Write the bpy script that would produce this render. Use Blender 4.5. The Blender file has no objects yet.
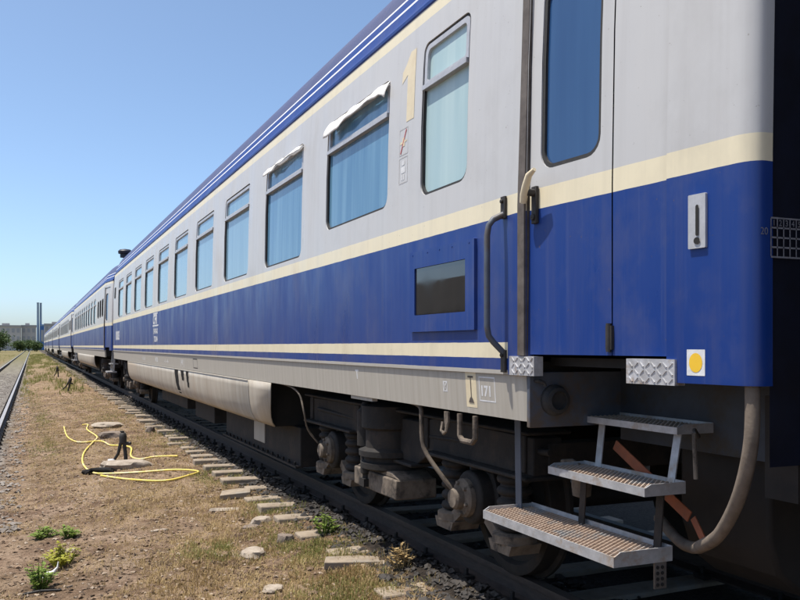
import bpy, bmesh, math, random
import numpy as np
from mathutils import Vector, Matrix, noise
from mathutils.geometry import delaunay_2d_cdt
R = math.radians
random.seed(11); rng = np.random.default_rng(11)
sc = bpy.context.scene
COL = sc.collection

# ------------------------------------------------------------------ camera
cam_d = bpy.data.cameras.new('camera'); cam = bpy.data.objects.new('camera', cam_d); COL.objects.link(cam)
cam.location = (0, 0, 1.425); cam.rotation_euler = (R(90), 0, -math.atan(368/850))
cam_d.sensor_width = 36; cam_d.lens = 36*850/800; cam_d.shift_y = 46/800
cam_d.clip_start = .05; cam_d.clip_end = 6000
sc.camera = cam
# ------------------------------------------------------------------ sky, sun, exposure
LIGHT = Vector((.335, -.13, -1)).normalized()
EL = math.asin(-LIGHT.z); AZ = math.atan2(-LIGHT.x, -LIGHT.y)
w = bpy.data.worlds.new('World'); sc.world = w; w.use_nodes = True
nt = w.node_tree; bg = nt.nodes['Background']
sky = nt.nodes.new('ShaderNodeTexSky'); sky.sky_type = 'NISHITA'; sky.sun_disc = False
sky.sun_elevation = EL; sky.sun_rotation = AZ
sky.air_density = .6; sky.dust_density = 1.5; sky.ozone_density = 8
tint = nt.nodes.new('ShaderNodeMix'); tint.data_type = 'RGBA'; tint.blend_type = 'MULTIPLY'; tint.inputs[0].default_value = 1; tint.inputs[7].default_value = (1.02, .95, .79, 1)
nt.links.new(sky.outputs[0], tint.inputs[6]); nt.links.new(tint.outputs[2], bg.inputs[0]); bg.inputs[1].default_value = .15
sun_d = bpy.data.lights.new('sun', 'SUN'); sun_d.energy = 3.2; sun_d.angle = R(.5); sun_d.color = (1, .95, .87)
sun = bpy.data.objects.new('sun', sun_d); COL.objects.link(sun)
sun.rotation_euler = LIGHT.to_track_quat('-Z', 'Y').to_euler(); sun.location = (-10, 10, 30)
sc.view_settings.view_transform = 'Standard'; sc.view_settings.look = 'None'
sc.view_settings.exposure = .95; sc.view_settings.gamma = 1; sc.view_settings.use_curve_mapping = False

# ------------------------------------------------------------------ materials
def new_mat(name):
    m = bpy.data.materials.new(name); m.use_nodes = True
    return m, m.node_tree, m.node_tree.nodes['Principled BSDF']
def N(nt, t, **kw):
    n = nt.nodes.new(t)
    for k, v in kw.items():
        if k.startswith('i_'):
            n.inputs[k[2:]].default_value = v
        else: setattr(n, k, v)
    return n
def noise_node(nt, scale, detail=4, rough=.55, stretch=None, coord='Object'):
    tc = N(nt, 'ShaderNodeTexCoord'); src = tc.outputs[coord]
    if stretch:
        mp = N(nt, 'ShaderNodeMapping'); mp.inputs['Scale'].default_value = stretch
        nt.links.new(src, mp.inputs[0]); src = mp.outputs[0]
    n = N(nt, 'ShaderNodeTexNoise'); n.inputs['Scale'].default_value = scale
    n.inputs['Detail'].default_value = detail; n.inputs['Roughness'].default_value = rough
    nt.links.new(src, n.inputs['Vector']); return n.outputs['Fac']
def ramp(nt, fac, stops, interp='LINEAR'):
    r = N(nt, 'ShaderNodeValToRGB'); r.color_ramp.interpolation = interp
    el = r.color_ramp.elements
    while len(el) > 1: el.remove(el[-1])
    el[0].position = stops[0][0]; c = stops[0][1]; el[0].color = tuple(c)+(1,) if len(c) == 3 else c
    for p, c in stops[1:]:
        e = el.new(p); e.color = tuple(c)+(1,) if len(c) == 3 else c
    nt.links.new(fac, r.inputs[0]); return r.outputs[0]
def g3(v): return (v, v, v)
def mix(nt, fac, a, b, mode='MIX'):
    m = N(nt, 'ShaderNodeMix', data_type='RGBA', blend_type=mode)
    for sock, v in ((m.inputs[0], fac), (m.inputs[6], a), (m.inputs[7], b)):
        if hasattr(v, 'links') or hasattr(v, 'is_linked'): nt.links.new(v, sock)
        elif isinstance(v, (int, float)): sock.default_value = v
        else: sock.default_value = tuple(v)+(1,) if len(v) == 3 else v
    return m.outputs[2]
def bump(nt, b, h, strength=.3, dist=.01):
    n = N(nt, 'ShaderNodeBump'); n.inputs['Strength'].default_value = strength; n.inputs['Distance'].default_value = dist
    nt.links.new(h, n.inputs['Height']); nt.links.new(n.outputs[0], b.inputs['Normal'])
def worn(name, c1, c2, scale=12, rough=.6, metal=0, bmp=.2, bdist=.004, stretch=None, spec=.5, c3=None):
    m, nt, b = new_mat(name)
    f = noise_node(nt, scale, 6, .6, stretch)
    col = ramp(nt, f, [(.3, c1), (.7, c2)])
    if c3 is not None:
        f2 = noise_node(nt, scale*.35, 8, .7)
        col = mix(nt, ramp(nt, f2, [(.52, g3(0)), (.62, g3(1))]), col, c3)
    nt.links.new(col, b.inputs['Base Color'])
    b.inputs['Roughness'].default_value = rough; b.inputs['Metallic'].default_value = metal
    b.inputs['Specular IOR Level'].default_value = spec
    if bmp: bump(nt, b, noise_node(nt, scale*4, 5, .6), bmp, bdist)
    return m

BLUE = (.006, .036, .195); CREAM = (.74, .66, .47); GREY = (.51, .505, .495); SOLE = (.42, .40, .36); NAVY = (.012, .020, .055)
ROOF = (.060, .068, .145); WHITE = (.75, .75, .77)
def paint(name, stops, rough=.34):
    """livery painted in bands over the height of the body, weathered"""
    m, nt, b = new_mat(name)
    tc = N(nt, 'ShaderNodeTexCoord'); sp = N(nt, 'ShaderNodeSeparateXYZ'); nt.links.new(tc.outputs['Object'], sp.inputs[0])
    wob = noise_node(nt, 9, 2, .5)
    wm = N(nt, 'ShaderNodeMath', operation='MULTIPLY_ADD'); nt.links.new(wob, wm.inputs[0]); wm.inputs[1].default_value = .004; nt.links.new(sp.outputs[2], wm.inputs[2])
    dv = N(nt, 'ShaderNodeMath', operation='DIVIDE'); nt.links.new(wm.outputs[0], dv.inputs[0]); dv.inputs[1].default_value = 5
    col = ramp(nt, dv.outputs[0], [(z/5, c) for z, c in stops], 'CONSTANT')
    # chalky fading, large and soft
    fade = ramp(nt, noise_node(nt, .9, 5, .6, (1, 1, .6)), [(.35, g3(0)), (.75, g3(.04))])
    col = mix(nt, fade, col, (.42, .43, .47))
    # run-down streaks
    st = noise_node(nt, 1, 6, .65, (14, 14, .35))
    col = mix(nt, ramp(nt, st, [(.47, g3(0)), (.80, g3(.13))]), col, (.17, .145, .12))
    st2 = noise_node(nt, 1, 4, .6, (30, 30, .8))
    col = mix(nt, ramp(nt, st2, [(.55, g3(0)), (.75, g3(.03))]), col, (.6, .6, .6))
    grime = noise_node(nt, 2.2, 7, .68, (1, 1, .8))
    col = mix(nt, ramp(nt, grime, [(.50, g3(0)), (.72, g3(.16))]), col, (.20, .175, .15))
    # small chips
    ch = noise_node(nt, 38, 3, .7)
    col = mix(nt, ramp(nt, ch, [(.70, g3(0)), (.73, g3(.45))]), col, (.13, .09, .06))
    nt.links.new(col, b.inputs['Base Color'])
    rr = ramp(nt, noise_node(nt, 3, 5, .6, (1, 1, .3)), [(.3, g3(rough-.08)), (.75, g3(rough+.2))])
    nt.links.new(rr, b.inputs['Roughness']); b.inputs['Specular IOR Level'].default_value = .32
    bump(nt, b, noise_node(nt, 1.6, 2, .5, (1, 1, 1.3)), .25, .012)
    return m
LIV = [(0, SOLE), (1.306, BLUE), (1.35, CREAM), (1.428, BLUE), (2.068, CREAM), (2.163, GREY), (3.398, CREAM), (3.462, BLUE), (3.605, WHITE), (3.632, BLUE), (3.694, WHITE), (3.722, ROOF)]
M = {}
M['livery'] = paint('livery', LIV)
M['livery_end'] = paint('livery_end', [(0, BLUE)]+LIV[4:])
M['livery_roof'] = paint('livery_roof', LIV, .42)
M['sole'] = worn('sole_grey', (.42, .39, .34), (.33, .30, .25), 1, .6, 0, .1, stretch=(5, 22, .8))
M['skirt'] = worn('skirt_grey', (.47, .43, .36), (.34, .29, .23), 1.0, .55, 0, .15, stretch=(2, 5, 1.2), c3=(.40, .33, .25))
M['navy'] = worn('end_navy', (.007, .010, .026), (.004, .005, .012), 6, .5)
M['rubber'] = worn('rubber', (.02, .02, .022), (.035, .033, .03), 20, .75)
M['alu'] = worn('aluminium', (.50, .50, .51), (.38, .38, .39), 15, .45, .2)
M['plate'] = worn('treadplate_steel', (.62, .62, .64), (.36, .35, .34), 18, .42, .35, c3=(.30, .22, .15))
M['dirt_steel'] = worn('grimy_steel', (.0065, .0055, .005), (.018, .014, .011), 9, .8, 0, .4, .006, c3=(.030, .021, .015))
M['dust_steel'] = worn('dusty_steel', (.085, .065, .049), (.19, .152, .115), 14, .85, 0, .4, .005, c3=(.030, .024, .019))
M['dark'] = worn('black_underframe', (.006, .0055, .005), (.014, .012, .011), 6, .8)
M['rail_steel'] = worn('rusty_rail', (.030, .022, .018), (.062, .044, .034), 14, .7, .1, .3, .003, stretch=(4, 1, 4))
M['rail_top'] = worn('polished_rail_head', (.48, .46, .44), (.30, .27, .25), 8, .45, .5, .1, .002, stretch=(8, .6, 1))
M['jamb'] = worn('weathered_door_seal', (.065, .052, .044), (.13, .11, .095), 14, .7)
M['tread'] = worn('dusty_step_tread', (.33, .24, .175), (.47, .37, .29), 16, .8, .1, .3, .003, c3=(.30, .29, .28))
M['step_metal'] = worn('galvanised_step', (.50, .50, .51), (.34, .34, .345), 20, .5, .4, c3=(.36, .30, .25))
M['blue_grey'] = worn('blue_grey_paint', (.085, .10, .13), (.06, .07, .09), 8, .55, c3=(.09, .07, .055))
M['well'] = worn('shaded_blue_grey', (.035, .042, .055), (.022, .025, .032), 8, .6, c3=(.03, .024, .018))  # darker copy of the blue-grey paint, standing in for step-well shade
M['orange'] = worn('orange_paint', (.32, .085, .03), (.20, .06, .026), 12, .6, c3=(.10, .06, .04))
M['hose'] = worn('dusty_rubber_hose', (.11, .085, .064), (.19, .15, .115), 16, .8, 0, .4, .004)
M['cream'] = worn('cream_paint', (.70, .61, .42), (.62, .52, .35), 15, .5)
M['white'] = worn('white_lettering', (.72, .72, .72), (.52, .52, .52), 18, .6)
M['white_faint'] = worn('worn_white_lettering', (.50, .50, .50), (.36, .35, .34), 25, .7)
M['stencil_old'] = worn('old_stencil', (.30, .30, .32), (.16, .16, .18), 30, .7)
M['yellow'] = worn('yellow_sticker', (.82, .52, .03), (.78, .47, .03), 9, .5)
M['red'] = worn('red_line', (.45, .04, .04), (.40, .06, .05), 9, .5)
M['cloth'] = worn('white_cloth', (.80, .79, .76), (.68, .66, .62), 16, .9)
M['stain'] = worn('black_oil', (.005, .0045, .004), (.012, .010, .009), 9, .85, spec=.2)
M['rust_tank'] = worn('brown_tank', (.010, .0075, .006), (.020, .0145, .011), 5, .8, c3=(.007, .0055, .005))
M['iron'] = worn('black_iron', (.015, .014, .013), (.04, .033, .028), 18, .65)
M['concrete'] = worn('sleeper_concrete', (.31, .25, .185), (.20, .155, .11), 9, .9, 0, .5, .006, c3=(.25, .22, .18))
M['stone'] = worn('pale_stone', (.40, .34, .275), (.22, .175, .13), 11, .9, 0, .6, .01)
M['stone_dark'] = worn('brown_stone', (.13, .10, .08), (.23, .18, .14), 11, .9, 0, .6, .01)
M['hose_yellow'] = worn('yellow_hose', (.80, .64, .10), (.70, .52, .13), 5, .4, 0, 0, c3=(.72, .62, .36))
def glass(name, c1, c2, rough=.04, spec=.75, curtain=(9, 9, .5)):
    m, nt, b = new_mat(name)
    col = ramp(nt, noise_node(nt, 1, 4, .6, curtain), [(.3, c1), (.72, c2)])
    nt.links.new(col, b.inputs['Base Color'])
    rr = ramp(nt, noise_node(nt, 3, 5, .6), [(.35, g3(rough)), (.8, g3(rough+.12))])
    nt.links.new(rr, b.inputs['Roughness']); b.inputs['Specular IOR Level'].default_value = spec
    b.inputs['IOR'].default_value = 1.5
    bump(nt, b, noise_node(nt, 1.2, 1, .5), .06, .01)
    return m
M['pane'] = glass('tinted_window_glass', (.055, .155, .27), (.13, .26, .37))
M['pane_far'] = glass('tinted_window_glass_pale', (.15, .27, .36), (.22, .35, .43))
M['pane_frost'] = glass('frosted_glass', (.33, .46, .47), (.42, .54, .53), .3)
M['pane_door'] = glass('deep_blue_glass', (.020, .065, .17), (.030, .085, .20), .05)
M['pane_dark'] = glass('dark_glass', (.012, .011, .010), (.02, .018, .016), .01, 1.0)

# ------------------------------------------------------------------ mesh helpers
class MB:
    def __init__(s): s.v = []; s.f = []; s.m = []; s.mi = 0
    def add(s, vs, fs):
        o = len(s.v); s.v += [tuple(v) for v in vs]
        for f in fs: s.f.append(tuple(i+o for i in f)); s.m.append(s.mi)
        return s
    def mat(s, i): s.mi = i; return s
    def box(s, x0, x1, y0, y1, z0, z1):
        v = [(x, y, z) for z in (z0, z1) for y in (y0, y1) for x in (x0, x1)]
        return s.add(v, [(0, 2, 3, 1), (4, 5, 7, 6), (0, 1, 5, 4), (2, 6, 7, 3), (0, 4, 6, 2), (1, 3, 7, 5)])
    def bar(s, p, q, wx, wy, up=(0, 0, 1)):
        p = Vector(p); q = Vector(q); d = (q-p).normalized(); u = Vector(up)
        if abs(d.dot(u)) > .98: u = Vector((0, 1, 0))
        a = d.cross(u).normalized()*wx/2; b = a.cross(d).normalized()*wy/2
        v = [e+k*a+l*b for e in (p, q) for k, l in ((-1, -1), (1, -1), (1, 1), (-1, 1))]
        return s.add(v, [(0, 3, 2, 1), (4, 5, 6, 7), (0, 1, 5, 4), (1, 2, 6, 5), (2, 3, 7, 6), (3, 0, 4, 7)])
    def tube(s, pts, r, n=10, caps=True):
        pts = [Vector(p) for p in pts]; rs = r if isinstance(r, (list, tuple)) else [r]*len(pts)
        vs = []; prev = None
        for i, p in enumerate(pts):
            d = (pts[min(i+1, len(pts)-1)]-pts[max(i-1, 0)]).normalized()
            u = prev if prev is not None else (Vector((0, 0, 1)) if abs(d.z) < .9 else Vector((0, 1, 0)))
            a = (u-d*u.dot(d)).normalized(); prev = a; b = d.cross(a)
            vs += [p+(a*math.cos(t)+b*math.sin(t))*rs[i] for t in (2*math.pi*k/n for k in range(n))]
        fs = [(i*n+k, i*n+(k+1) % n, (i+1)*n+(k+1) % n, (i+1)*n+k) for i in range(len(pts)-1) for k in range(n)]
        if caps: fs += [tuple(range(n))[::-1], tuple((len(pts)-1)*n+k for k in range(n))]
        return s.add(vs, fs)
    def lathe(s, prof, c=(0, 0, 0), axis='Z', n=24):
        """prof: list of (radius, height along axis)"""
        vs = []
        for r, h in prof:
            for k in range(n):
                t = 2*math.pi*k/n; a, b = r*math.cos(t), r*math.sin(t)
                v = {'Z': (a, b, h), 'X': (h, a, b), 'Y': (b, h, a)}[axis]
                vs.append((v[0]+c[0], v[1]+c[1], v[2]+c[2]))
        L = len(prof)
        fs = [(i*n+k, i*n+(k+1) % n, (i+1)*n+(k+1) % n, (i+1)*n+k) for i in range(L-1) for k in range(n)]
        fs += [tuple(range(n))[::-1], tuple((L-1)*n+k for k in range(n))]
        return s.add(vs, fs)
    def prism(s, poly, x0, x1, axis='X'):
        """poly in the two other axes, extruded along axis"""
        n = len(poly)
        def P(a, b, h): return {'X': (h, a, b), 'Y': (a, h, b), 'Z': (a, b, h)}[axis]
        v = [P(a, b, x0) for a, b in poly]+[P(a, b, x1) for a, b in poly]
        return s.add(v, [tuple(range(n))[::-1], tuple(range(n, 2*n))]+[(i, (i+1) % n, n+(i+1) % n, n+i) for i in range(n)])
    def build(s, name, mats, parent=None, smooth=40, bevel=0, loc=None):
        me = bpy.data.meshes.new(name); me.from_pydata(s.v, [], s.f)
        if not isinstance(mats, (list, tuple)): mats = [mats]
        for m in mats: me.materials.append(M[m] if isinstance(m, str) else m)
        if len(mats) > 1: me.polygons.foreach_set('material_index', s.m)
        bm = bmesh.new(); bm.from_mesh(me); bmesh.ops.recalc_face_normals(bm, faces=bm.faces); bm.to_mesh(me); bm.free()
        if smooth:
            me.polygons.foreach_set('use_smooth', [True]*len(me.polygons)); me.set_sharp_from_angle(angle=R(smooth))
        return link(name, me, parent, bevel, loc)
def link(name, me, parent=None, bevel=0, loc=None):
    o = bpy.data.objects.new(name, me); COL.objects.link(o); o.parent = parent
    if loc: o.location = loc
    if bevel:
        b = o.modifiers.new('bevel', 'BEVEL'); b.width = bevel; b.segments = 2; b.limit_method = 'ANGLE'; b.angle_limit = R(35)
    return o
def tag(o, label=None, cat=None, group=None, kind=None):
    if label: o['label'] = label
    if cat: o['category'] = cat
    if group: o['group'] = group
    if kind: o['kind'] = kind
    return o
def empty(name, loc, label, cat, group=None, rz=0):
    o = bpy.data.objects.new(name, None); COL.objects.link(o); o.location = loc; o.rotation_euler.z = rz
    return tag(o, label, cat, group)
def copy_tree(o, parent=None):
    c = o.copy(); COL.objects.link(c); c.parent = parent
    for ch in list(o.children): copy_tree(ch, c)
    return c
def mesh_np(name, verts, tris, mat, mi=None, mats=None, smooth=False):
    me = bpy.data.meshes.new(name)
    verts = np.asarray(verts, np.float32); tris = np.asarray(tris, np.int32)
    me.vertices.add(len(verts)); me.vertices.foreach_set('co', verts.ravel())
    k = tris.shape[1]
    me.loops.add(tris.size); me.loops.foreach_set('vertex_index', tris.ravel())
    me.polygons.add(len(tris)); me.polygons.foreach_set('loop_start', np.arange(0, tris.size, k)); me.polygons.foreach_set('loop_total', np.full(len(tris), k))
    for m in (mats or [mat]): me.materials.append(m)
    if mi is not None: me.polygons.foreach_set('material_index', np.asarray(mi, np.int32))
    me.polygons.foreach_set('use_smooth', np.full(len(tris), smooth))
    me.update(calc_edges=True); return me

# ------------------------------------------------------------------ ground
GP = [(-3000, -.3), (-60, -.3), (-3, -.37), (-.2, -.37), (.6, -.30), (1.8, -.235), (2.15, -.20), (2.6, -.195), (7, -.20), (9, -.3), (3000, -.3)]
def gz(x, y=0):
    for (a, za), (b, zb) in zip(GP, GP[1:]):
        if a <= x <= b: return za+(zb-za)*(x-a)/(b-a)
    return -.3
def ground_h(x, y):
    z = gz(x)
    far = max(0, 1-abs(y)/120)
    z += far*(.045*noise.noise((x*.9, y*.5, 0))+.02*noise.noise((x*3.1, y*2.7, 4))+.016*noise.noise((x*9, y*9, 8))) if 0.1 < x < 2.3 or x < -2.9 else far*(.012*noise.noise((x*3, y*3, 4))+.01*noise.noise((x*12, y*12, 8)))
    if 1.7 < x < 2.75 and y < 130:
        z += .05*min(1, max(0, (x-2.36)/.12))*min(1, max(0, (2.72-x)/.06))+.022*noise.noise((x*2.3, y*1.9, 12))-.022*min(1, max(0, (y-7.5)/3))*min(1, (x-1.7)/.4)+.012  # ridge buries the sleepers where the train's shadow should cover them
    return z
def ground_material():
    m, nt, b = new_mat('dry_trodden_dirt')
    big = noise_node(nt, .55, 6, .6); med = noise_node(nt, 2.6, 8, .62); fine = noise_node(nt, 30, 8, .72); grit = noise_node(nt, 110, 3, .6)
    col = ramp(nt, med, [(.32, (.095, .058, .037)), (.45, (.22, .142, .092)), (.60, (.40, .285, .195))])
    # straw-coloured dry grass zones
    col = mix(nt, ramp(nt, big, [(.47, g3(0)), (.64, g3(.5))]), col, ramp(nt, fine, [(.3, (.19, .128, .065)), (.7, (.40, .295, .165))]))
    # pale dusty crust
    crust = noise_node(nt, 1.3, 7, .66, (1, .6, 1))
    col = mix(nt, ramp(nt, crust, [(.57, g3(0)), (.70, g3(.75))]), col, (.36, .27, .195))
    col = mix(nt, ramp(nt, fine, [(.50, g3(0)), (.64, g3(.75))]), col, (.085, .052, .032))
    col = mix(nt, ramp(nt, grit, [(.62, g3(0)), (.70, g3(.6))]), col, (.42, .34, .26))
    # train's shadow painted into the ballast colour around its rails
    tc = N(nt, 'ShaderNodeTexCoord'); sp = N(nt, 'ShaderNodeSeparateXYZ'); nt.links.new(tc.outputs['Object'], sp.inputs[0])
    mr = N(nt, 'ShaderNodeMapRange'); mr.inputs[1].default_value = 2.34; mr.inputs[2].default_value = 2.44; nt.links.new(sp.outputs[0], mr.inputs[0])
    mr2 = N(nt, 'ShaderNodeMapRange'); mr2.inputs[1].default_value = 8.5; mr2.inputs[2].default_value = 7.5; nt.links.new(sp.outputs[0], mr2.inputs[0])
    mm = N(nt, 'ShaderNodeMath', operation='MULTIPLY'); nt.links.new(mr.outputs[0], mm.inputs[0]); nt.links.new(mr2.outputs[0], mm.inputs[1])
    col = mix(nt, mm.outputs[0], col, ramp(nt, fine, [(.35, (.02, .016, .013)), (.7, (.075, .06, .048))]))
    # grey ballast and crust of the empty track
    ma = N(nt, 'ShaderNodeMapRange'); ma.inputs[1].default_value = -2.9; ma.inputs[2].default_value = -2.5; nt.links.new(sp.outputs[0], ma.inputs[0])
    mb_ = N(nt, 'ShaderNodeMapRange'); mb_.inputs[1].default_value = -.25; mb_.inputs[2].default_value = -.5; nt.links.new(sp.outputs[0], mb_.inputs[0])
    mc = N(nt, 'ShaderNodeMath', operation='MULTIPLY'); nt.links.new(ma.outputs[0], mc.inputs[0]); nt.links.new(mb_.outputs[0], mc.inputs[1])
    col = mix(nt, mc.outputs[0], col, ramp(nt, med, [(.35, (.10, .085, .072)), (.5, (.20, .18, .16)), (.62, (.36, .335, .30))]))
    # grass further away
    mr3 = N(nt, 'ShaderNodeMapRange'); mr3.inputs[1].default_value = 35; mr3.inputs[2].default_value = 130; nt.links.new(sp.outputs[1], mr3.inputs[0])
    mg = N(nt, 'ShaderNodeMath', operation='MULTIPLY'); nt.links.new(mr3.outputs[0], mg.inputs[0]); nt.links.new(ramp(nt, med, [(.35, g3(.35)), (.6, g3(1))]), mg.inputs[1])
    col = mix(nt, mg.outputs[0], col, ramp(nt, fine, [(.3, (.10, .10, .035)), (.7, (.21, .185, .075))]))
    nt.links.new(col, b.inputs['Base Color']); b.inputs['Roughness'].default_value = .95; b.inputs['Specular IOR Level'].default_value = .15
    ad = N(nt, 'ShaderNodeMath', operation='ADD'); nt.links.new(fine, ad.inputs[0]); nt.links.new(med, ad.inputs[1])
    bump(nt, b, ad.outputs[0], 1.0, .05)
    return m
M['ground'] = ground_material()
def axis_vals(lo, hi, step, f_lo, f_hi, k=1.35):
    v = list(np.arange(lo, hi, step)); s = step
    while v[-1] < f_hi: s *= k; v.append(v[-1]+s)
    s = step
    while v[0] > f_lo: s *= k; v.insert(0, v[0]-s)
    return v
gx = axis_vals(-1.2, 2.9, .05, -2500, 2500); gy = axis_vals(3.5, 22, .06, -2500, 2500, 1.045)
vs = [(x, y, ground_h(x, y)) for y in gy for x in gx]; nx = len(gx)
fs = [(j*nx+i, j*nx+i+1, (j+1)*nx+i+1, (j+1)*nx+i) for j in range(len(gy)-1) for i in range(nx-1)]
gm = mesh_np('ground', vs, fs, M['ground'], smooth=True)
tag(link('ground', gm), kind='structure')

# ------------------------------------------------------------------ tracks
def rail_prof(xc, top, side):
    p = [(-.036, 0), (.036, 0), (.038, -.012), (.036, -.038), (.010, -.05), (.009, -.125), (.07, -.148), (.07, -.162), (-.07, -.162), (-.07, -.148), (-.009, -.125), (-.010, -.05), (-.036, -.038), (-.038, -.012)]
    return [(xc+a, top+b) for a, b in p]
def sleeper_mesh(half, hw, th):
    mb = MB(); mb.prism([(-hw, -th), (hw, -th), (hw*.82, 0), (-hw*.82, 0)], -half, half)
    return mb
def track(name, xc, top, y0, y1, label, half, sp_y, n_obj, y_near, sleeper_mat, head_mat):
    root = empty(name, (xc, 0, 0), label, 'railway track')
    for sgn in (-1, 1):
        mb = MB(); mb.prism(rail_prof(sgn*.7525, top, sgn), y0, y1, 'Y')
        r = mb.build('rail', ['rail_steel', head_mat], root, 30)
        for p in r.data.polygons:
            if p.normal.z > .9 and p.center.z > top-.01: p.material_index = 1
    zs = top-.163
    base = None; fb = MB(); k = 0
    y = y_near
    rest = MB()
    while y < y1-1:
        jy = y+random.uniform(-.03, .03)
        if k < n_obj:
            if k % 12 < 3 and base is None or k < 3:
                mb = sleeper_mesh(half, .125, .17); me_o = mb.build('sleeper', sleeper_mat, root, 0, .012); base = base or []
                base.append(me_o.data); o = me_o
            else:
                o = bpy.data.objects.new('sleeper', random.choice(base)); COL.objects.link(o); o.parent = root
                b = o.modifiers.new('bevel', 'BEVEL'); b.width = .012; b.segments = 2
            o.location = (random.uniform(-.09, .07), jy, zs-.002); o.rotation_euler = (random.uniform(-.02, .02), random.uniform(-.016, .016), random.uniform(-.06, .06))
        else:
            rest.box(-half, half, jy-.11, jy+.11, zs-.15, zs)
        if k < 130:
            for sgn in (-1, 1):
                for d in (-.10, .10):
                    x = sgn*.7525+d
                    fb.box(x-.035, x+.035, jy-.05, jy+.05, zs, zs+.035)
                    fb.lathe([(.017, zs+.03), (.017, zs+.075), (.010, zs+.08)], (x, jy, 0), 'Z', 6)
        y += sp_y; k += 1
    if rest.v: tag(rest.build('far_sleepers', sleeper_mat, root, 0), kind='stuff')
    if fb.v: tag(fb.build('rail_fastenings', 'dirt_steel', root, 0), kind='stuff')
    return root
TC = 3.56
track('railway_track', TC, 0, -6, 330, 'dark rusty track with concrete sleeper ends, under the blue and grey train', 1.42, .62, 120, 1.4, 'concrete', 'rail_steel')
track('railway_track', -1.375, -.22, 4, 330, 'empty track with dull shiny rails at the left edge of the photo', 1.25, .62, 60, 12, 'stone_dark', 'rail_top')

# ------------------------------------------------------------------ coaches
LEN = 25.0
def taper(y):
    e = min(y, LEN-y); return .13*(1.35-e)/1.35 if e < 1.35 else 0
PROF = [(1.0, .02), (1.30, .0), (2.1, .0), (2.75, .012), (3.10, .026), (3.40, .045), (3.475, .052)]
def prof(z):
    for (a, da), (b, db) in zip(PROF, PROF[1:]):
        if a <= z <= b: return da+(db-da)*(z-a)/(b-a)
    return PROF[0][1] if z < 1 else PROF[-1][1]
def bx(y, z, off=0): return -1.41+prof(z)+taper(y)+off
def rr(y0, y1, z0, z1, rb, rt=None, n=5):
    rt = rb if rt is None else rt; out = []
    for cy, cz, r, a0 in ((y1-rb, z0+rb, rb, -90), (y1-rt, z1-rt, rt, 0), (y0+rt, z1-rt, rt, 90), (y0+rb, z0+rb, rb, 180)):
        for k in range(n+1):
            t = R(a0+90*k/n); out.append((cy+r*math.cos(t), cz+r*math.sin(t)))
    return out
def inside(p, poly):
    x, y = p; c = False; j = len(poly)-1
    for i in range(len(poly)):
        (xi, yi), (xj, yj) = poly[i], poly[j]
        if (yi > y) != (yj > y) and x < (xj-xi)*(y-yi)/(yj-yi)+xi: c = not c
        j = i
    return c
def skin(mb, outer, holes, off=0, depth=.03, zl=(), yl=(), rim_outer=True, back=False):
    """sheet that follows the body side, with holes; rims run inwards by depth"""
    V = []; E = []
    def loop(l):
        o = len(V); V.extend(Vector(p) for p in l); E.extend((o+i, o+(i+1) % len(l)) for i in range(len(l)))
    loop(outer)
    for h in holes: loop(h)
    ys = [p[0] for p in outer]; zs = [p[1] for p in outer]
    for z in zl: V.extend((Vector((min(ys), z)), Vector((max(ys), z)))); E.append((len(V)-2, len(V)-1))
    for y in yl: V.extend((Vector((y, min(zs))), Vector((y, max(zs))))); E.append((len(V)-2, len(V)-1))
    ov, oe, of, *_ = delaunay_2d_cdt(V, E, [], 0, 1e-5)
    keep = []
    for f in of:
        c = sum((ov[i] for i in f), Vector((0, 0)))/len(f)
        if inside(c, outer) and not any(inside(c, h) for h in holes): keep.append(tuple(f))
    used = sorted({i for f in keep for i in f}); ix = {i: k for k, i in enumerate(used)}
    mb.add([(bx(ov[i].x, ov[i].y, off), ov[i].x, ov[i].y) for i in used], [tuple(ix[i] for i in f) for f in keep])
    for l in ([outer] if rim_outer else [])+list(holes):
        n = len(l)
        mb.add([(bx(y, z, off), y, max(z, 1.287 if l is not outer else 0)) for y, z in l]+[(bx(y, max(z, 1.287 if l is not outer else 0), off+depth), y, max(z, 1.287 if l is not outer else 0)) for y, z in l], [(i, (i+1) % n, n+(i+1) % n, n+i) for i in range(n) if l[i][1] > 1.25 or l[(i+1) % n][1] > 1.25 or l is outer])
    return mb
ZL = (1.30, 2.1, 2.75, 3.10, 3.40); YL = (1.35, 1.43, LEN-1.43, LEN-1.35)
ROOFP = [(.052, 3.475), (.045, 3.485), (.045, 3.505), (.075, 3.55), (.092, 3.618), (.13, 3.708), (.185, 3.83), (.26, 3.945), (.36, 4.03), (.55, 4.12), (.85, 4.20), (1.41, 4.24)]
def text_mesh(mb, text, size, y, z, shear=0, off=-.0012, width=1.0):
    cu = bpy.data.curves.new('lettering', 'FONT'); cu.body = text; cu.size = size; cu.shear = shear; cu.resolution_u = 3; cu.offset = size*.035
    o = bpy.data.objects.new('lettering', cu); COL.objects.link(o)
    dg = bpy.context.evaluated_depsgraph_get(); me = bpy.data.meshes.new_from_object(o.evaluated_get(dg))
    mb.add([(bx(y-v.co.x*width, z+v.co.y, off), y-v.co.x*width, z+v.co.y) for v in me.vertices], [tuple(p.vertices) for p in me.polygons])
    bpy.data.objects.remove(o); bpy.data.meshes.remove(me); bpy.data.curves.remove(cu)
    return mb
def sheet(mb, loop, off):
    n = len(loop); mb.add([(bx(y, z, off), y, z) for y, z in loop], [tuple(range(n))]); return mb
def rect_frame(mb, y0, y1, z0, z1, t, off):
    for a, b, c, d in ((y0, y1, z0, z0+t), (y0, y1, z1-t, z1), (y0, y0+t, z0+t, z1-t), (y1-t, y1, z0+t, z1-t)):
        sheet(mb, [(a, c), (b, c), (b, d), (a, d)], off)
    return mb

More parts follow.
